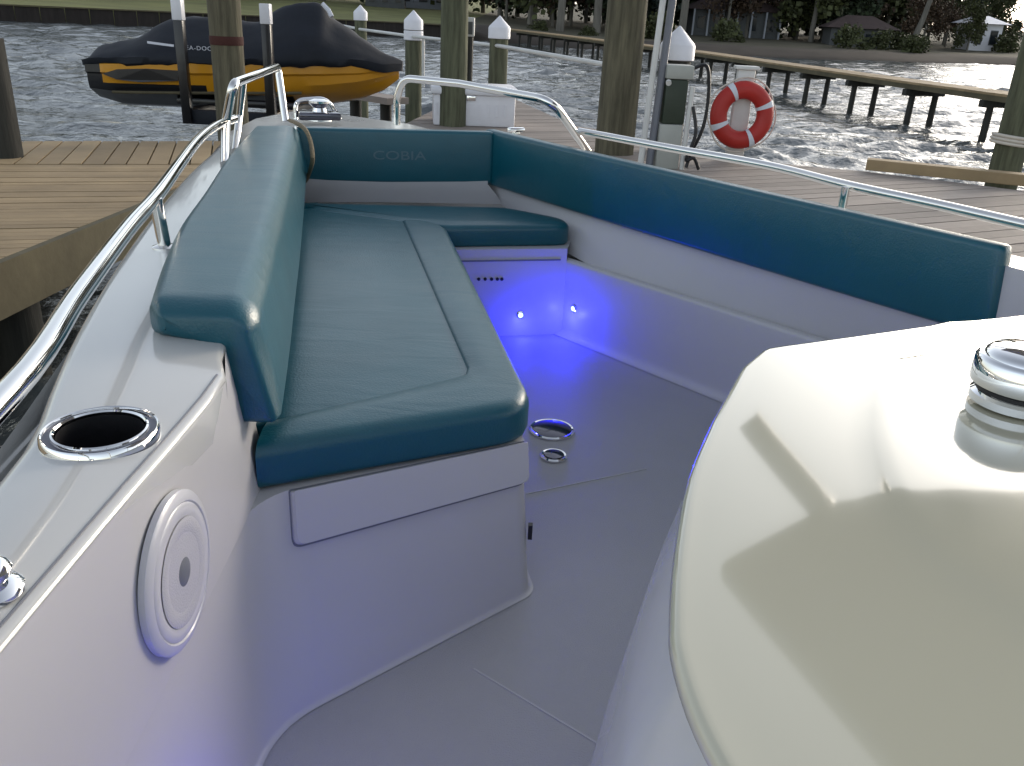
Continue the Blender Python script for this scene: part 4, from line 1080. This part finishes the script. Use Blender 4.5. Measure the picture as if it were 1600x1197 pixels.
# ------------------------------------------------------------------ far shore: trees, houses
def crown_mesh(seed, w, h, n, leaf, hang=0.0, clumps=16):
    R = random.Random(seed); bm = bmesh.new(); cl_ = []
    for i in range(clumps):
        a = R.uniform(0, 6.28); t = R.random() ** .8; rr_ = w * .5 * math.sqrt(R.random()) * (1 - .55 * t)
        cl_.append((Vector((rr_ * math.cos(a), rr_ * math.sin(a), h * t)), R.uniform(.16, .30) * w))
    for i in range(n):
        c, r = R.choice(cl_)
        d_ = Vector((R.gauss(0, 1), R.gauss(0, 1), R.gauss(0, .8))).normalized() * r * R.random() ** .45
        p = c + d_; p.z += -hang * R.random() ** 2
        s_ = leaf * R.uniform(.6, 1.4)
        ax_ = Vector((R.gauss(0, 1), R.gauss(0, 1), R.gauss(0, 1))).normalized(); t1 = ax_.orthogonal().normalized(); t2 = ax_.cross(t1)
        k1, k2 = s_ * .5, s_ * R.uniform(.25, .5)
        bm.faces.new([bm.verts.new(p + t1 * k1), bm.verts.new(p + t2 * k2), bm.verts.new(p - t1 * k1), bm.verts.new(p - t2 * k2)])
    return bm
def trunk_mesh(seed, h, r, lean=0.0, limbs=4):
    R = random.Random(seed); bm = bmesh.new()
    pts = [Vector((lean * (i / 6) ** 1.2 * h + R.uniform(-.05, .05), R.uniform(-.05, .05), h * i / 6 - .3)) for i in range(7)]
    tube(bm, pts, [r * (1.25 - .75 * i / 6) for i in range(7)], 8)
    for k in range(limbs):
        i = 3 + k % 3; a = R.uniform(0, 6.28); st_ = pts[i]; e = st_ + Vector((math.cos(a), math.sin(a), R.uniform(.6, 1.2))) * h * R.uniform(.2, .34)
        tube(bm, [st_, st_.lerp(e, .5) + Vector((0, 0, -.1)), e], [r * .5, r * .35, r * .15], 6)
    return bm
def make_tree(kind, seed, h, w, crown_h, crown_z, leafmat, n, leaf, rtr, lean=0, hang=0, clumps=16):
    o = link(bpy.data.objects.new(kind, None)); o.empty_display_size = .5
    obj('trunk', trunk_mesh(seed, h * .9, rtr, lean), M['bark'], o, local=True)
    c = obj('crown', crown_mesh(seed + 1, w, crown_h, n, leaf, hang, clumps), leafmat, o, smooth=False, local=True); c.location = (lean * h * .7, 0, crown_z)
    return o
protos = [make_tree('broadleaf_tree', 21, 11, 9, 10.5, 1.6, M['leafA'], 3600, .62, .26, clumps=22),
          make_tree('broadleaf_tree', 22, 13, 10, 12, 2.0, M['leafB'], 3600, .66, .28, hang=1.2, clumps=22),
          make_tree('broadleaf_tree', 23, 10, 8, 9.5, 1.2, M['leafD'], 3400, .58, .2, clumps=20),
          make_tree('broadleaf_tree', 24, 12, 9, 8, 3.2, M['leafC'], 1800, .5, .2, hang=.8, clumps=18),
          make_tree('pine_tree', 25, 19, 6.5, 8, 10, M['leafA'], 2400, .5, .26, clumps=14)]
used = [0] * len(protos)
def place(i, x, y, s, rz, label, group=None, cat='tree'):
    o = protos[i] if not used[i] else copy_tree(protos[i]); used[i] = 1
    o.location = (x, y, gz(x, y) - .1); o.scale = (s, s, s); o.rotation_euler = (0, 0, rz)
    tag(o, label, cat, group); return o
R = random.Random(17)
G = 'leafy trees massed along the far shore'
kinds = {0: 'dark green leafy tree in the woods on the far shore', 1: 'olive green leafy tree in the woods on the far shore', 2: 'bluish dark leafy tree in the woods on the far shore', 3: 'rusty brown thin tree in the woods on the far shore', 4: 'tall bare trunked pine in the woods on the far shore'}
def gx(px, Y):
    return aty(px, 30, Y).x
# back row: dense, right two thirds
for i in range(34):
    px = 700 + i * 27; Y = R.uniform(92, 112); k = R.choice([0, 0, 1, 2, 2, 0])
    place(k, gx(px, Y), Y, R.uniform(.8, 1.05) * (1 if px < 1450 else .74 - (px - 1450) * .0036), R.uniform(0, 6), kinds[k], G + ', ' + ('green', 'olive', 'bluish', 'rusty', 'pine')[k])
for i in range(22):
    px = 800 + i * 34 + R.uniform(-10, 10); Y = R.uniform(78, 88); k = R.choice([0, 1, 2, 3, 3])
    sc_t = R.uniform(.55, .8) * (1 if px < 1400 else (.62 if px < 1520 else .40))
    place(k, gx(px, Y), Y, sc_t, R.uniform(0, 6), kinds[k], G + ', ' + ('green', 'olive', 'bluish', 'rusty', 'pine')[k])
for px, Y in ((40, 104), (180, 112), (300, 92), (385, 100), (505, 108), (600, 118), (690, 110), (-60, 96), (-180, 90), (-320, 95), (120, 125), (250, 128), (430, 130), (560, 132)):
    k = R.choice([0, 1, 2]); place(k, gx(px, Y), Y, R.uniform(1.0, 1.35), R.uniform(0, 6), kinds[k], G + ', ' + ('green', 'olive', 'bluish')[k])
for px, Y in ((876, 72), (933, 74), (1068, 73), (1098, 84), (1214, 86), (1292, 86)):
    place(4, gx(px, Y), Y, R.uniform(.95, 1.1), R.uniform(0, 6), kinds[4], G + ', pine')
# one pale leaning tree right of the small house
lt_ = make_tree('leaning_tree', 40, 9, 5, 5, 5.5, M['leafC'], 700, .42, .22, lean=.22, clumps=12)
xx = gx(1432, 75); lt_.location = (xx, 75, gz(xx, 75) - .1); tag(lt_, 'pale leaning tree trunk right of the small brown roofed house', 'tree')
# shrubs
sh0 = link(bpy.data.objects.new('shrub', None)); obj('foliage', crown_mesh(60, 3.2, 1.7, 900, .3, 0, 12), M['leafB'], sh0, smooth=False, local=True); obj('stem', trunk_mesh(61, 1.2, .05, 0, 3), M['bark'], sh0, local=True)
first = True
for i in range(15):
    px = R.uniform(820, 1620); Y = shore_y(gx(px, 66)) + R.uniform(6, 16)
    o = sh0 if first else copy_tree(sh0); first = False; x = gx(px, Y); o.location = (x, Y, gz(x, Y) - .1); s = R.uniform(.4, .9); o.scale = (s, s, s * R.uniform(.7, 1.1)); o.rotation_euler = (0, 0, R.uniform(0, 6))
    tag(o, 'low olive shrub growing at the foot of the far shore trees', 'shrub', 'shrubs along the far shore')
def house(label, px, py, Y, w, dep, h, roof_h, wall, roofm, rz=0.0, nwin=3, posts=0):
    p = aty(px, py, Y); z0 = gz(p.x, Y) - .2
    o = thing('house', label, 'house', (p.x, Y, z0))
    bm = bmesh.new(); box(bm, (0, 0, h / 2), w, dep, h); obj('wall', bm, wall, o, smooth=False, local=True)
    bm = bmesh.new(); e = .5
    vs = [bm.verts.new(c) for c in ((-w / 2 - e, -dep / 2 - e, h - .05), (w / 2 + e, -dep / 2 - e, h - .05), (w / 2 + e, dep / 2 + e, h - .05), (-w / 2 - e, dep / 2 + e, h - .05), (-w * .22, 0, h + roof_h), (w * .22, 0, h + roof_h))]
    for f in ((0, 1, 5, 4), (1, 2, 5), (2, 3, 4, 5), (3, 0, 4), (3, 2, 1, 0)): bm.faces.new([vs[i] for i in f])
    obj('roof', bm, roofm, o, smooth=False, local=True)
    for i in range(nwin):
        x = -w / 2 + w * (i + .5) / nwin
        bm = bmesh.new(); box(bm, (x, -dep / 2 - .01, h * .52), w / nwin * .5, .06, h * .5); f = obj('window', bm, M['wallgrey'], o, smooth=False, local=True)
        bm = bmesh.new(); box(bm, (x, -dep / 2 - .045, h * .52), w / nwin * .42, .03, h * .42); obj('pane', bm, M['glassdk'], f, smooth=False, local=True)
    for i in range(posts):
        x = -w / 2 + w * i / (posts - 1); bm = bmesh.new(); box(bm, (x, -dep / 2 - .4, h / 2), .14, .14, h - .06); obj('porch_post', bm, M['wallblue'], o, smooth=False, local=True)
    o.rotation_euler = (0, 0, rz); return o
house('low house with a brown hipped roof near the water on the right', 1335, 70, 76, 4.6, 4, 1.6, .9, M['wallgrey'], M['rooftile'], -.15, 4)
house('wide grey house with porch posts half hidden in the far trees', 1135, 55, 84, 7.5, 5, 2.3, 1.3, M['wallgrey'], M['rooftile'], .05, 5, 7)
house('pale house at the top of the lawn left of the tall greenish piling', 665, 0, 112, 6, 5, 3.2, 1.6, M['wallblue'], M['wallgrey'], 0, 3)
house('small grey house at the top of the lawn above the smallest capped piling', 603, 2, 104, 4.2, 4, 2.0, 1.4, M['wallgrey'], M['wallgrey'], .1, 3)
house('white cottage glimpsed through the trees at far right', 1530, 48, 84, 2.6, 3, 2.4, .6, M['white'], M['white'], 0, 2)
